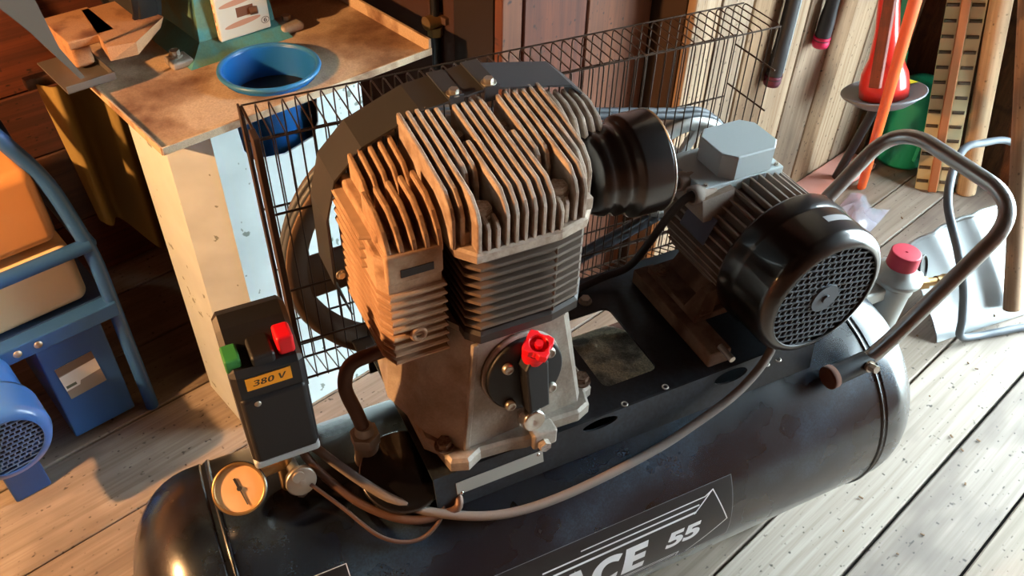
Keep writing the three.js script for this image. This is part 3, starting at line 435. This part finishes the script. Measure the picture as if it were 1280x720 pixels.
  part('power_cable', sweep(curve([[0.075, 0.64, -0.03], [0.085, 0.6, -0.02], [0.148, 0.555, 0.06], [0.205, 0.527, 0.1], [0.288, 0.506, 0.129], [0.383, 0.5, 0.136], [0.516, 0.506, 0.13], [0.6, 0.523, 0.124], [0.69, 0.556, 0.115], [0.755, 0.6, 0.09], [0.775, 0.63, 0.03]], 90), 0.0065, 10), M.cable, comp);
  part('signal_cable', sweep(curve([[0.07, 0.64, -0.02], [0.08, 0.585, 0.0], [0.12, 0.545, 0.055], [0.17, 0.525, 0.095], [0.215, 0.52, 0.105], [0.245, 0.53, 0.1], [0.232, 0.57, 0.02]], 60), 0.006, 10), M.copper, comp);
  part('unloader_tube', sweep(curve([[0.072, 0.575, 0.028], [0.1, 0.55, 0.06], [0.135, 0.522, 0.105], [0.175, 0.508, 0.12], [0.21, 0.515, 0.112], [0.23, 0.535, 0.09]], 50), 0.0028, 8), M.copper, comp);
  // handle
  const hz = 0.13, hd = part('handle', sweep(rounded([[0.9, 0.52, hz], [0.945, 0.527, hz], [1.152, 0.752, hz], [1.152, 0.752, -hz], [0.945, 0.527, -hz], [0.9, 0.52, -hz]], 0.075, false, 12), 0.0125, 16), M.pipe, comp);
  for (const z of [hz, -hz]) { part('socket', aim(lathe([[0.0128, 0], [0.0165, 0], [0.0165, 0.075], [0.0128, 0.075], [0.0128, 0]], 24), [1, 0.06, 0], [0.857, 0.516, z]), M.plate, hd); part('socket_end', aim(lathe([[0.0001, 0], [0.017, 0], [0.019, 0.002], [0.019, 0.012], [0.0001, 0.012]], 20), [1, 0.06, 0], [0.85, 0.5155, z]), std(0x4f2d1d, 0.9), hd); part('clamp_bolt', bolt(0.007, 0.016, [0, 0.35, 0.94], [0.918, 0.527, z + 0.014]), M.zinc, hd); }
}
{ // pressure regulator at the far end of the tank
  const X = 1.165, Z = -0.03, reg = part('pressure_regulator', [lathe([[0.0001, 0.36], [0.022, 0.36], [0.03, 0.37], [0.033, 0.45], [0.036, 0.46], [0.036, 0.475], [0.03, 0.478], [0.042, 0.48], [0.045, 0.484], [0.045, 0.493], [0.03, 0.497], [0.027, 0.515], [0.0001, 0.515]], 36).translate(X, 0, Z), box(X - 0.09, X - 0.02, 0.445, 0.475, Z - 0.014, Z + 0.014, 0.006)], M.canister, comp);
  part('regulator_knob', lathe([[0.0001, 0.502], [0.0265, 0.502], [0.0275, 0.506], [0.0265, 0.54], [0.024, 0.5425], [0.0001, 0.5425]], 36).translate(X, 0, Z), M.pinkred, reg);
  part('knob_mark', cyl(0.003, 0.002, 0.003, 12).translate(X, 0.541, Z), M.pinkred, reg);
  part('small_gauge', aim(lathe([[0.0001, -0.016], [0.02, -0.014], [0.024, 0], [0.026, 0.004], [0.023, 0.006], [0.022, 0.002], [0.0001, 0.002]], 32), [0.45, 0.35, 0.82], [X + 0.058, 0.485, Z + 0.002]), M.blackMetal, reg);
  part('outlet_tap', [aim(cyl(0.008, 0.008, 0.07), [1, -0.02, 0.25], [X + 0.03, 0.462, Z + 0.01]), flat(aim(hex(0.013, 0.02), [1, -0.02, 0.25], [X + 0.045, 0.461, Z + 0.014])), aim(lathe([[0.011, 0], [0.011, 0.012], [0.013, 0.015], [0.013, 0.03], [0.009, 0.031], [0.0001, 0.031]], 20), [1, -0.02, 0.25], [X + 0.085, 0.46, Z + 0.024])], M.brass, reg);
}

// ---------- the bench grinder and its stand ----------
const rt = (name, label, category, a, b, y = 0, group) => origin(thing(name, label, category, room(a, y, b), TH, group), [a, y, b]);   // parts in the shed's axes
{
  const st = rt('grinder_stand', 'pale painted steel pedestal carrying a rusty dust-covered steel tray', 'stand', 0.4, -0.7);
  const front = ext([[0.263, 0], [0.56, 0], [0.56, 0.736], [0.468, 0.736], [0.464, 0.68], [0.45, 0.655], [0.39, 0.643], [0.33, 0.655], [0.316, 0.68], [0.312, 0.736], [0.263, 0.736]], 0.004).translate(0, 0, -0.54);
  const ch = (y) => [[0.264, y, -0.536], [0.264, y, -0.54], [0.204, y, -0.578], [0.2, y, -0.575]];
  part('pedestal', [uvBox(front, 0.4), hull(ch(0), ch(0.736)), box(0.2, 0.205, 0, 0.736, -0.728, -0.575, 0.001, 0.4), box(0.555, 0.56, 0, 0.736, -0.728, -0.538, 0.001, 0.4), box(0.2, 0.56, 0, 0.736, -0.732, -0.727, 0.001, 0.4)], M.white, st);
  const hole = new THREE.Path(); hole.absarc(0.437, 0.636, 0.083, 0, Math.PI * 2);
  const tray = part('tray', uvBox(extY([[0.178, -0.522], [0.712, -0.522], [0.712, -1.02], [0.178, -1.02]], 0.738, 0.006, 0, [hole]), 0.5), M.tray, st);
  part('tray_lip', [box(0.178, 0.714, 0.736, 0.75, -0.524, -0.52, 0.001), box(0.708, 0.714, 0.736, 0.768, -1.02, -0.522, 0.001), box(0.176, 0.18, 0.736, 0.75, -1.02, -0.522, 0.001), box(0.178, 0.712, 0.736, 0.768, -1.022, -1.018, 0.001)], M.tray, tray);
  const pot = rt('quench_pot', 'round blue enamel pot set into the front edge of the rusty tray', 'pot', 0.437, -0.636, 0.572);
  part('body', lathe([[0.0001, 0.0], [0.068, 0.0], [0.073, 0.006], [0.081, 0.18], [0.088, 0.184], [0.088, 0.186], [0.079, 0.184], [0.07, 0.008], [0.0001, 0.004]].map(([r, y]) => [r, y + 0.572]), 48).translate(0.437, 0, -0.636), new THREE.MeshPhysicalMaterial({ color: 0x1c66ae, roughness: 0.35, clearcoat: 0.4 }), pot);
  part('rim', new THREE.TorusGeometry(0.087, 0.0045, 10, 64).rotateX(Math.PI / 2).translate(0.437, 0.757, -0.636), std(0x2f6f9e, 0.35), pot);
  part('water', cyl(0.0735, 0.0735, 0.002, 40).translate(0.437, 0.70, -0.636), std(0x0c0a09, 0.6), pot);
  const g = rt('bench_grinder', 'turquoise bench grinder bolted to the tray with a cream rating plate and worn tool rest', 'grinder', 0.45, -0.85, 0.744);
  part('body', [hull([[0.335, 0.744, -0.735], [0.545, 0.744, -0.735], [0.545, 0.744, -0.98], [0.335, 0.744, -0.98]], [[0.375, 0.772, -0.77], [0.53, 0.772, -0.77], [0.53, 0.772, -0.95], [0.375, 0.772, -0.95]]), hull([[0.375, 0.772, -0.77], [0.53, 0.772, -0.77], [0.53, 0.772, -0.95], [0.375, 0.772, -0.95]], [[0.39, 0.9, -0.78], [0.52, 0.9, -0.78], [0.52, 0.9, -0.94], [0.39, 0.9, -0.94]]), aim(cyl(0.085, 0.085, 0.19, 40), 'x', [0.36, 0.985, -0.86])], M.teal, g);
  part('foot', box(0.31, 0.35, 0.744, 0.758, -0.79, -0.75, 0.004), M.cast, g); part('foot', box(0.53, 0.58, 0.744, 0.762, -0.80, -0.745, 0.008), M.cast, g);
  for (const [a, b] of [[0.328, -0.775], [0.557, -0.775]]) part('bolt', bolt(0.009, 0.013, 'y', [a, 0.758, b]), M.zinc, g);
  const pt = canvas(256, 256, (c, w, h) => { c.fillStyle = '#ddd3bf'; c.fillRect(0, 0, w, h); c.fillStyle = '#c98f70'; c.beginPath(); c.ellipse(110, 55, 92, 16, -0.1, 0, 7); c.fill(); c.beginPath(); c.ellipse(120, 178, 92, 16, -0.1, 0, 7); c.fill(); c.fillStyle = '#7c4a2c'; c.fillRect(96, 88, 86, 56); c.fillStyle = '#4a4038'; c.font = 'bold 34px sans-serif'; c.fillText('6', 222, 214); c.fillText('7', 60, 26); c.strokeStyle = '#6a5c4c'; c.lineWidth = 3; c.beginPath(); c.arc(231, 202, 19, 0, 7); c.stroke(); });
  const np = part('rating_plate', new RoundedBoxGeometry(0.105, 0.085, 0.012, 2, 0.004).translate(0.4625, 0.808, -0.762), new THREE.MeshStandardMaterial({ map: pt, roughness: 0.7 }), g);
  part('switch', aim(cyl(0.008, 0.007, 0.014, 16), [1, 0.1, 0.6], [0.478, 0.808, -0.758]), M.copper, np);
  part('wheel', aim(lathe([[0.0001, 0], [0.082, 0], [0.085, 0.004], [0.085, 0.032], [0.082, 0.036], [0.0001, 0.036]], 48), 'x', [0.29, 0.875, -0.87]), std(0x141413, 0.95), g);
  part('wheel_guard', aim(lathe([[0.092, -0.005], [0.1, -0.005], [0.1, 0.045], [0.01, 0.045], [0.01, 0.041], [0.092, 0.04], [0.092, -0.005]], 48), 'x', [0.288, 0.885, -0.885]), M.black, g);
  part('tool_rest', [box(0.162, 0.245, 0.815, 0.83, -0.91, -0.79, 0.003), hull([[0.205, 0.805, -0.735], [0.25, 0.805, -0.728], [0.318, 0.812, -0.785], [0.3, 0.812, -0.9], [0.23, 0.812, -0.9]], [[0.205, 0.83, -0.735], [0.25, 0.83, -0.722], [0.328, 0.83, -0.785], [0.305, 0.83, -0.9], [0.23, 0.83, -0.9]]), box(0.165, 0.2, 0.775, 0.816, -0.9, -0.80, 0.008)], map(T.tray, 0.7, 0, { color: 0xe0c4ae }), g);
  part('side_plate', (() => { const o = [[0.02, 1.02], [0.10, 0.89], [0.15, 0.79], [0.158, 0.79], [0.135, 0.85], [0.125, 0.93], [0.11, 1.05], [0.05, 1.1]]; return extZ(o, -0.74, 0.003); })(), std(0x57524b, 0.55, 0.3), g);
  part('rest_channel', [box(0.125, 0.207, 0.768, 0.771, -0.88, -0.741, 0.001), box(0.205, 0.208, 0.768, 0.782, -0.88, -0.741, 0.001), box(0.125, 0.208, 0.768, 0.782, -0.744, -0.741, 0.001)], std(0x6d6862, 0.45, 0.5), g);
}
{ // canvas hanging behind the stand
  const c = rt('canvas_sheet', 'olive canvas sheet hanging in deep folds behind the pale pedestal', 'cloth', 0.25, -0.9, 0.24);
  const fold = (a0, a1, b, y0, y1, s) => { const nx = 40, ny = 24, pos = [], idx = []; for (let k = 0; k < 2; k++) for (let j = 0; j <= ny; j++) for (let i = 0; i <= nx; i++) { const u = i / nx, v = j / ny, w = 1 - 0.12 * v; const a = (a0 + a1) / 2 + (u - 0.5) * (a1 - a0) * w + s; pos.push(a, y1 + (y0 - y1) * v * (1 - 0.38 * Math.pow(1 - u, 2)) + 0.015 * Math.sin(u * 9) * v, b + 0.028 * Math.sin(u * Math.PI * 6 + v * 0.9) + 0.01 * Math.sin(u * 23) - k * 0.006); }
    const N = (nx + 1) * (ny + 1); for (let k = 0; k < 2; k++) for (let j = 0; j < ny; j++) for (let i = 0; i < nx; i++) { const p = k * N + j * (nx + 1) + i, q = p + nx + 1; k ? idx.push(p, p + 1, q, q, p + 1, q + 1) : idx.push(p, q, p + 1, p + 1, q, q + 1); }
    const g = new THREE.BufferGeometry(); g.setAttribute('position', new THREE.Float32BufferAttribute(pos, 3)); g.setIndex(idx); g.computeVertexNormals(); return g; };
  part('sheet', fold(0.115, 0.40, -0.90, 0.24, 0.725, 0), std(0x86713c, 0.95), c);
  part('hanger_rail', box(0.1, 0.45, 0.715, 0.735, -0.92, -0.9), map(T.dark, 0.8), c);
}
{ // blue framed machine at the left
  const m = rt('framed_machine', 'blue tubular machine frame holding an orange and a cream plastic canister', 'machine', -0.3, -0.85);
  const blue = std(0x2a5690, 0.4, 0.1), dk = std(0x1f3f70, 0.45), r = 0.014, P = 0.075;
  part('post', sweep(rounded([[P, 0.0, -0.765], [P, 0.44, -0.765], [P - 0.02, 0.60, -0.80], [-0.12, 0.98, -0.9]], 0.05), r, 12), blue, m);
  part('post', sweep(rounded([[P, 0.0, -1.12], [P, 0.44, -1.12], [P - 0.02, 0.60, -1.12], [-0.12, 0.98, -1.1]], 0.05), r, 12), blue, m);
  part('post', [sweep([[-0.62, 0, -0.765], [-0.62, 0.62, -0.765]], r, 12), sweep([[-0.62, 0, -1.12], [-0.62, 0.62, -1.12]], r, 12)], blue, m);
  for (const y of [0.462]) part('rail', [sweep([[-0.63, y, -0.765], [P, y, -0.765]], r, 12), sweep([[P, y, -0.765], [P, y, -1.12]], r, 12)], blue, m);
  const sh = part('shelf_rail', box(-0.63, P + 0.004, 0.292, 0.326, -0.78, -0.745, 0.003), blue, m); part('shelf', box(-0.63, P, 0.318, 0.326, -1.12, -0.78), dk, sh);
  for (const a of [-0.115, -0.077]) part('rivet', aim(lathe([[0.0001, 0.004], [0.006, 0.003], [0.008, 0]], 16), 'z', [a, 0.31, -0.745]), M.zinc, sh);
  const pl = new THREE.MeshPhysicalMaterial({ color: 0xe9cfa3, roughness: 0.5, transmission: 0 }), or = std(0xd69a60, 0.5);
  part('canister', new RoundedBoxGeometry(0.6, 0.135, 0.3, 4, 0.022).translate(-0.252, 0.395, -0.935), pl, m);
  part('canister', new RoundedBoxGeometry(0.6, 0.16, 0.3, 4, 0.022).translate(-0.262, 0.555, -0.94), or, m);
  const bx = part('control_box', box(-0.088, 0.042, 0.02, 0.292, -1.05, -0.765, 0.004), blue, m);
  const lt = canvas(256, 192, (c, w, h) => { c.fillStyle = '#8d8478'; c.fillRect(0, 0, w, h); c.fillStyle = '#dcdcd4'; c.beginPath(); c.moveTo(0, 50); c.lineTo(256, 44); c.lineTo(256, 112); c.lineTo(110, 118); c.lineTo(96, 138); c.lineTo(0, 140); c.fill(); c.fillStyle = '#6d5a4b'; c.fillRect(0, 0, 256, 44); c.fillStyle = '#55604f'; c.fillRect(10, 112, 70, 16); });
  part('sticker', new THREE.BoxGeometry(0.075, 0.09, 0.001).rotateZ(0.06).translate(-0.03, 0.175, -0.7645), new THREE.MeshStandardMaterial({ map: lt, roughness: 0.5 }), bx);
  const C = [-0.205, 0.285, -0.56], mo = part('motor', [aim(cyl(0.07, 0.07, 0.22, 40), 'z', [C[0], C[1], C[2] - 0.26]), aim(lathe([[0.066, -0.09], [0.078, -0.09], [0.08, -0.08], [0.08, -0.02], [0.074, -0.004], [0.06, 0.002], [0.058, -0.002], [0.07, -0.012], [0.074, -0.09]], 48), 'z', C)], new THREE.MeshPhysicalMaterial({ color: 0x3f72bd, roughness: 0.35, clearcoat: 0.4 }), m);
  const list = [], bar = (x0, y0, x1, y1) => list.push(new THREE.BoxGeometry(Math.hypot(x1 - x0, y1 - y0), 0.0024, 0.003).rotateZ(Math.atan2(y1 - y0, x1 - x0)).translate(C[0] + (x0 + x1) / 2, C[1] + (y0 + y1) / 2, C[2] - 0.002));
  for (let k = -6; k <= 6; k++) { const y = k * 0.009, w = Math.sqrt(Math.max(0, 0.059 ** 2 - y * y)); bar(-w, y, w, y); for (let x = -0.06 + (k & 1 ? 0.005 : 0); x < 0.06; x += 0.01) if (x * x + y * y < 0.003 && x * x + (y + 0.009) ** 2 < 0.0033) bar(x, y, x + 0.001, y + 0.009); }
  part('grille', list, std(0x6d89b5, 0.5), mo); part('backing', aim(cyl(0.06, 0.06, 0.002, 40), 'z', [C[0], C[1], C[2] - 0.03]), M.black, mo);
  part('motor_bracket', [box(-0.24, -0.17, 0.0, 0.225, -0.80, -0.70, 0.004)], dk, m);
}
// ---------- tools along the right ----------
const RA = 2.1;
{
  const sc = rt('snow_scoop', 'large grey metal snow scoop standing tilted on the floor by the doorway', 'snow scoop', 1.85, 0.22);
  const n = 64, m = 24, pos = [], uv = [], idx = [];                          // ribbed sheet, leaning back, its lower lip on the floor
  for (let k = 0; k < 2; k++) for (let j = 0; j <= m; j++) for (let i = 0; i <= n; i++) {
    const u = i / n, v = j / m, rib = 0.006 * Math.pow(0.5 + 0.5 * Math.cos((u + 0.05 * v) * Math.PI * 2 * 7), 5) * Math.min(1, v * 3), cut = 0.06 * Math.pow(Math.max(0, 1 - u / 0.3), 2);
    const a = 1.605 + 0.75 * u + 0.02 * v, b = 0.31 + 0.278 * u - (0.12 + 0.05 * v) * v + rib, y = 0.004 + (0.24 - cut) * v;
    pos.push(a, y - (k ? 0.002 : 0), b - (k ? 0.002 : 0)); uv.push(u, v);
  }
  const N = (n + 1) * (m + 1); for (let k = 0; k < 2; k++) for (let j = 0; j < m; j++) for (let i = 0; i < n; i++) { const p = k * N + j * (n + 1) + i, q = p + n + 1; k ? idx.push(p, q, p + 1, p + 1, q, q + 1) : idx.push(p, p + 1, q, q, p + 1, q + 1); }
  const g = new THREE.BufferGeometry(); g.setAttribute('position', new THREE.Float32BufferAttribute(pos, 3)); g.setAttribute('uv', new THREE.Float32BufferAttribute(uv, 2)); g.setIndex(idx); g.computeVertexNormals();
  const blade = part('blade', g, M.alu, sc);
  const rimP = []; for (let i = 0; i <= n; i++) { const k = m * (n + 1) + i; rimP.push([pos[k * 3], pos[k * 3 + 1], pos[k * 3 + 2]]); } part('rolled_edge', sweep(rimP, 0.005, 8), M.alu, blade);
  for (let i = 0; i < 6; i++) { const k = 2 * (n + 1) + 6 + i * 9; part('rivet', aim(lathe([[0.0001, 0.003], [0.003, 0.002], [0.0045, 0]], 10), [0, 0.4, 0.9], [pos[k * 3], pos[k * 3 + 1], pos[k * 3 + 2]]), M.zinc, blade); }
}
const stick = (name, label, category, p0, p1, r0, r1, mat, squash = 1) => { const o = rt(name, label, category, p0[0], p0[2], p0[1]); const d = V3(...p1).sub(V3(...p0)), L = d.length(); part('shaft', aim(new THREE.CylinderGeometry(r1, r0, L, 14, 8).translate(0, L / 2, 0).scale(1, 1, squash), [d.x, d.y, d.z], p0), mat, o); return o; };

stick('wooden_pole', 'grey weathered wooden pole with a dirty splintered end standing in front of the metal scoop', 'pole', [1.80, 0.052, 0.388], [1.955, 1.25, -0.11], 0.02, 0.023, map(T.pole, 0.85, 0, { color: 0xc4bcbc }));
stick('wooden_pole', 'pale brown wooden pole leaning behind the grey metal scoop', 'pole', [2.285, 0, 0.05], [2.30, 1.3, -0.23], 0.028, 0.03, map(T.pole, 0.8));
stick('garden_stick', 'thin grey-brown stick leaning between the red cone and the toothed strip', 'stick', [2.208, 0, -0.275], [2.215, 1.0, -0.285], 0.012, 0.012, map(T.pole, 0.85, 0, { color: 0x8c7c74 }));
stick('orange_handle', 'bright orange tool handle leaning in front of the red cone', 'tool handle', [2.07, 0, -0.175], [1.377, 0.95, 0.06], 0.017, 0.017, std(0xe85a12, 0.45), 0.7);
{
  const s = rt('toothed_strip', 'cream strip with a brown centre rib and two rows of dark teeth', 'strip', 2.21, -0.02);
  const o = V3(2.212, 0.004, -0.02), d = V3(0.05, 0.56, -0.13).normalize(), w = V3(0.42, 0, 0.91), wn = w.clone().addScaledVector(d, -w.dot(d)).normalize(), nn = wn.clone().cross(d).normalize(), mm = new THREE.Matrix4().makeBasis(wn, d, nn).setPosition(o), put = (g) => g.applyMatrix4(mm);
  part('back_strip', put(box(-0.05, 0.05, 0, 0.95, -0.004, 0.004, 0.001)), std(0xc9c39a, 0.7), s);
  part('centre_rib', put(box(-0.014, 0.01, 0.0, 0.95, 0.004, 0.018, 0.003)), std(0xa5673c, 0.7), s);
  const tooth = put(hull([[-0.016, -0.005, 0.004], [0.016, -0.005, 0.004], [0.016, 0.005, 0.004], [-0.016, 0.005, 0.004]], [[-0.013, -0.003, 0.012], [0.013, -0.003, 0.012], [0.013, 0.003, 0.012], [-0.013, 0.003, 0.012]])).translate(-o.x, -o.y, -o.z);
  for (let i = 0; i < 20; i++) for (const q of [-0.033, 0.03]) { const p = o.clone().addScaledVector(d, 0.03 + i * 0.043).addScaledVector(wn, q); part('tooth', tooth, std(0x4a3f30, 0.8), s, [p.x, p.y, p.z]); }
}
{
  const can = rt('watering_can', 'green plastic watering can standing in the corner below the red cone', 'watering can', 2.305, -0.185), gm = std(0x1fa07a, 0.4);
  part('body', lathe([[0.0001, 0.0], [0.072, 0.0], [0.078, 0.012], [0.08, 0.2], [0.074, 0.25], [0.04, 0.275], [0.0001, 0.275]], 40).translate(2.305, 0, -0.185), gm, can);
  for (const [a, b] of [[2.255, -0.118], [2.29, -0.104]]) part('rib', box(a - 0.005, a + 0.005, 0.04, 0.24, b - 0.006, b + 0.006, 0.003), gm, can);
  part('spout', hull([[2.22, 0.2, -0.25], [2.26, 0.2, -0.25], [2.26, 0.2, -0.22], [2.22, 0.2, -0.22]], [[2.10, 0.62, -0.265], [2.135, 0.62, -0.265], [2.135, 0.62, -0.245], [2.10, 0.62, -0.245]]), gm, can);
}
{
  const c = rt('red_cone', 'red cone-shaped plastic tool with a wide grey flared rim and a yellow mark', 'garden tool', 2.0, -0.175, 0.285);
  const tilt = new THREE.Matrix4().makeRotationX(-0.27).setPosition(1.925, 0.385, -0.15);
  part('cone', lathe([[0.0001, -0.01], [0.062, -0.01], [0.062, 0.02], [0.058, 0.05], [0.042, 0.09], [0.03, 0.16], [0.02, 0.36], [0.0001, 0.365]], 40).applyMatrix4(tilt), new THREE.MeshPhysicalMaterial({ color: 0xc72a22, roughness: 0.3, clearcoat: 0.5 }), c);
  const rim = part('flared_rim', lathe([[0.02, -0.035], [0.07, -0.03], [0.106, -0.004], [0.108, 0.0], [0.104, 0.003], [0.068, -0.012], [0.02, -0.014], [0.02, -0.035]], 56).applyMatrix4(tilt), std(0x6d7076, 0.5), c);
  part('yellow_mark', new THREE.RingGeometry(0.075, 0.1, 12, 1, -0.5, 0.9).rotateX(-Math.PI / 2).translate(0, 0.004, 0).applyMatrix4(tilt), std(0xc9d02c, 0.5, 0, { side: THREE.DoubleSide }), rim);
  part('support_tube', sweep([[1.925, 0.375, -0.15], [2.02, 0.024, -0.24]], 0.013, 12), M.black, c);
  part('wooden_handle', aim(box(-0.008, 0.008, 0, 0.45, -0.014, 0.014, 0.003), [0.06, 0.205, -0.06], [1.775, 0.462, -0.115]), map(T.brown, 0.6, 0, { color: 0xffb098 }), c);
  part('handle_bracket', sweep([[1.785, 0.495, -0.126], [1.85, 0.48, -0.15], [1.925, 0.47, -0.17]], 0.005, 8), M.black, c);
}
{ // things on the pale wall and on the floor beside it
  const hang = (name, label, a, y, ring) => { const h = rt(name, label, 'tool handle', a, -0.29, y); part('grip', aim(lathe([[0.0001, 0], [0.016, 0], [0.02, 0.01], [0.02, 0.07], [0.017, 0.1], [0.018, 0.5], [0.0001, 0.5]], 20).translate(0, 0, 0), [0.03, 1, -0.0], [a, y, -0.285]), std(0x2b2c30, 0.5), h); part('grip_end', aim(lathe([[0.0001, -0.004], [0.019, -0.004], [0.0215, 0.004], [0.0215, 0.012], [0.019, 0.014], [0.0215, 0.018], [0.0215, 0.024], [0.0001, 0.026]], 20), [0.03, 1, 0], [a, y, -0.285]), ring, h); return h; };
  hang('tool_handle', 'dark grey tool handle with a bright pink ring, hanging on the pale boards', 1.77, 0.515, std(0xd81d52, 0.45));
  const h2 = hang('tool_handle', 'black tool handle with a pale edge, beside the wire guard', 1.575, 0.475, std(0x5a2036, 0.5)); part('pale_edge', sweep([[1.596, 0.5, -0.275], [1.606, 0.97, -0.28]], 0.004, 6), M.grey, h2);
  const pk = rt('foam_strip', 'faded pink foam strip lying on the floor along the pale board wall', 'strip', 1.9, -0.25); part('strip', box(1.45, 2.19, 0.0, 0.02, -0.307, -0.2, 0.006), std(0xc98d80, 0.85), pk);
  const bag = rt('plastic_bag', 'small clear plastic bag with a pink tab lying on the floorboards', 'bag', 1.92, -0.1);
  { const n = 16, pos = [], idx = []; for (let k = 0; k < 2; k++) for (let j = 0; j <= n; j++) for (let i = 0; i <= n; i++) { const u = i / n, v = j / n, e = Math.sin(u * Math.PI) * Math.sin(v * Math.PI); pos.push(1.86 + 0.15 * u + 0.02 * Math.sin(v * 7), 0.001 + (k ? 0 : 0.003 + 0.03 * e * (0.6 + 0.6 * noise(u * 5, v * 5, 3, 9, 9))), -0.155 + 0.12 * v - 0.02 * u); }
    const N = (n + 1) ** 2; for (let k = 0; k < 2; k++) for (let j = 0; j < n; j++) for (let i = 0; i < n; i++) { const p = k * N + j * (n + 1) + i, q = p + n + 1; k ? idx.push(p, p + 1, q, q, p + 1, q + 1) : idx.push(p, q, p + 1, p + 1, q, q + 1); }
    const g = new THREE.BufferGeometry(); g.setAttribute('position', new THREE.Float32BufferAttribute(pos, 3)); g.setIndex(idx); g.computeVertexNormals();
    part('film', g, new THREE.MeshPhysicalMaterial({ color: 0xe6e4ee, roughness: 0.18, transmission: 0.75, thickness: 0 }), bag); part('tab', box(1.862, 1.892, 0.002, 0.012, -0.16, -0.14, 0.003), M.pinkred, bag); }
  const hose = rt('air_hose', 'grey rubber air hose looping over the metal scoop and out along the floor', 'hose', 1.75, 0.33);
  part('hose', sweep(curve([[2.12, 0.17, 0.23], [2.16, 0.25, 0.18], [2.10, 0.30, 0.14], [1.94, 0.355, 0.13], [1.72, 0.43, 0.15], [1.585, 0.39, 0.2], [1.56, 0.30, 0.27], [1.585, 0.2, 0.31], [1.60, 0.11, 0.335], [1.625, 0.04, 0.345], [1.69, 0.012, 0.365], [1.75, 0.01, 0.395], [1.83, 0.01, 0.44], [2.0, 0.01, 0.56], [2.3, 0.01, 0.8]], 120), 0.0095, 12), M.greyHose, hose);
  const vv = rt('wall_tap', 'small brass tap on a thin pipe, on the dark boards behind the tray', 'tap', 0.8, -0.6, 0.6);
  part('pipe', sweep([[0.785, 0.0, -0.6], [0.785, 0.80, -0.6]], 0.009, 12), M.blackMetal, vv); part('valve_body', [aim(cyl(0.014, 0.014, 0.045, 20), 'x', [0.762, 0.755, -0.6]), flat(hex(0.016, 0.018).translate(0.785, 0.725, -0.6))], M.brass, vv); part('lever', box(0.79, 0.82, 0.75, 0.765, -0.595, -0.575, 0.003), M.copper, vv);
  const chips = []; for (let i = 0; i < 150; i++) { const a = rr(-0.9, 2.1), b = rr(-0.45, 1.0), L = rr(0.003, 0.009) * (rnd() < 0.06 ? 2.5 : 1), q = room(a, 0.003, b); chips.push(new THREE.BoxGeometry(L, 0.002, rr(0.002, 0.004)).rotateY(rr(0, 3)).rotateX(rr(-0.2, 0.2)).translate(...q)); }
  const ch = new THREE.Mesh(merge(chips), std(0x6b5138, 0.9)); ch.name = 'wood_chips'; ch.userData = { label: 'small dark wood chips and crumbs scattered over the floorboards', category: 'debris', kind: 'stuff' }; scene.add(ch);
}
{ // the warm bulb that hangs left of the view, above the framed machine
  const p = LAMP_AT, l = origin(thing('hanging_lamp', 'warm bulb under a small tin shade, hanging near the blue machine', 'lamp', p), p);
  part('bulb', lathe([[0.0001, -0.045], [0.018, -0.042], [0.029, -0.022], [0.029, -0.004], [0.016, 0.028], [0.013, 0.045], [0.0001, 0.045]], 24).translate(...p), new THREE.MeshStandardMaterial({ color: 0xffffff, emissive: new THREE.Color().setRGB(1, 0.55, 0.22), emissiveIntensity: 6 }), l);
  part('socket', cyl(0.018, 0.016, 0.05).translate(p[0], p[1] + 0.045, p[2]), M.black, l); part('cord', sweep([[p[0], p[1] + 0.09, p[2]], [p[0], H, p[2]]], 0.004, 8), M.black, l);
  part('shade', lathe([[0.016, 0.085], [0.05, 0.08], [0.1, 0.045], [0.13, 0.03], [0.129, 0.028], [0.1, 0.042], [0.05, 0.077], [0.016, 0.082], [0.016, 0.085]], 40).translate(...p), M.grey, l);
  const pl = new THREE.PointLight(new THREE.Color().setRGB(1, 0.5, 0.2), LAMP_POWER, 0, 2); pl.position.set(0, -0.01, 0); pl.castShadow = true; pl.shadow.radius = 1.3; l.add(pl);
}

scene.traverse((o) => { if (o.isMesh) { o.castShadow = true; o.receiveShadow = true; } });
renderer.render(scene, camera);
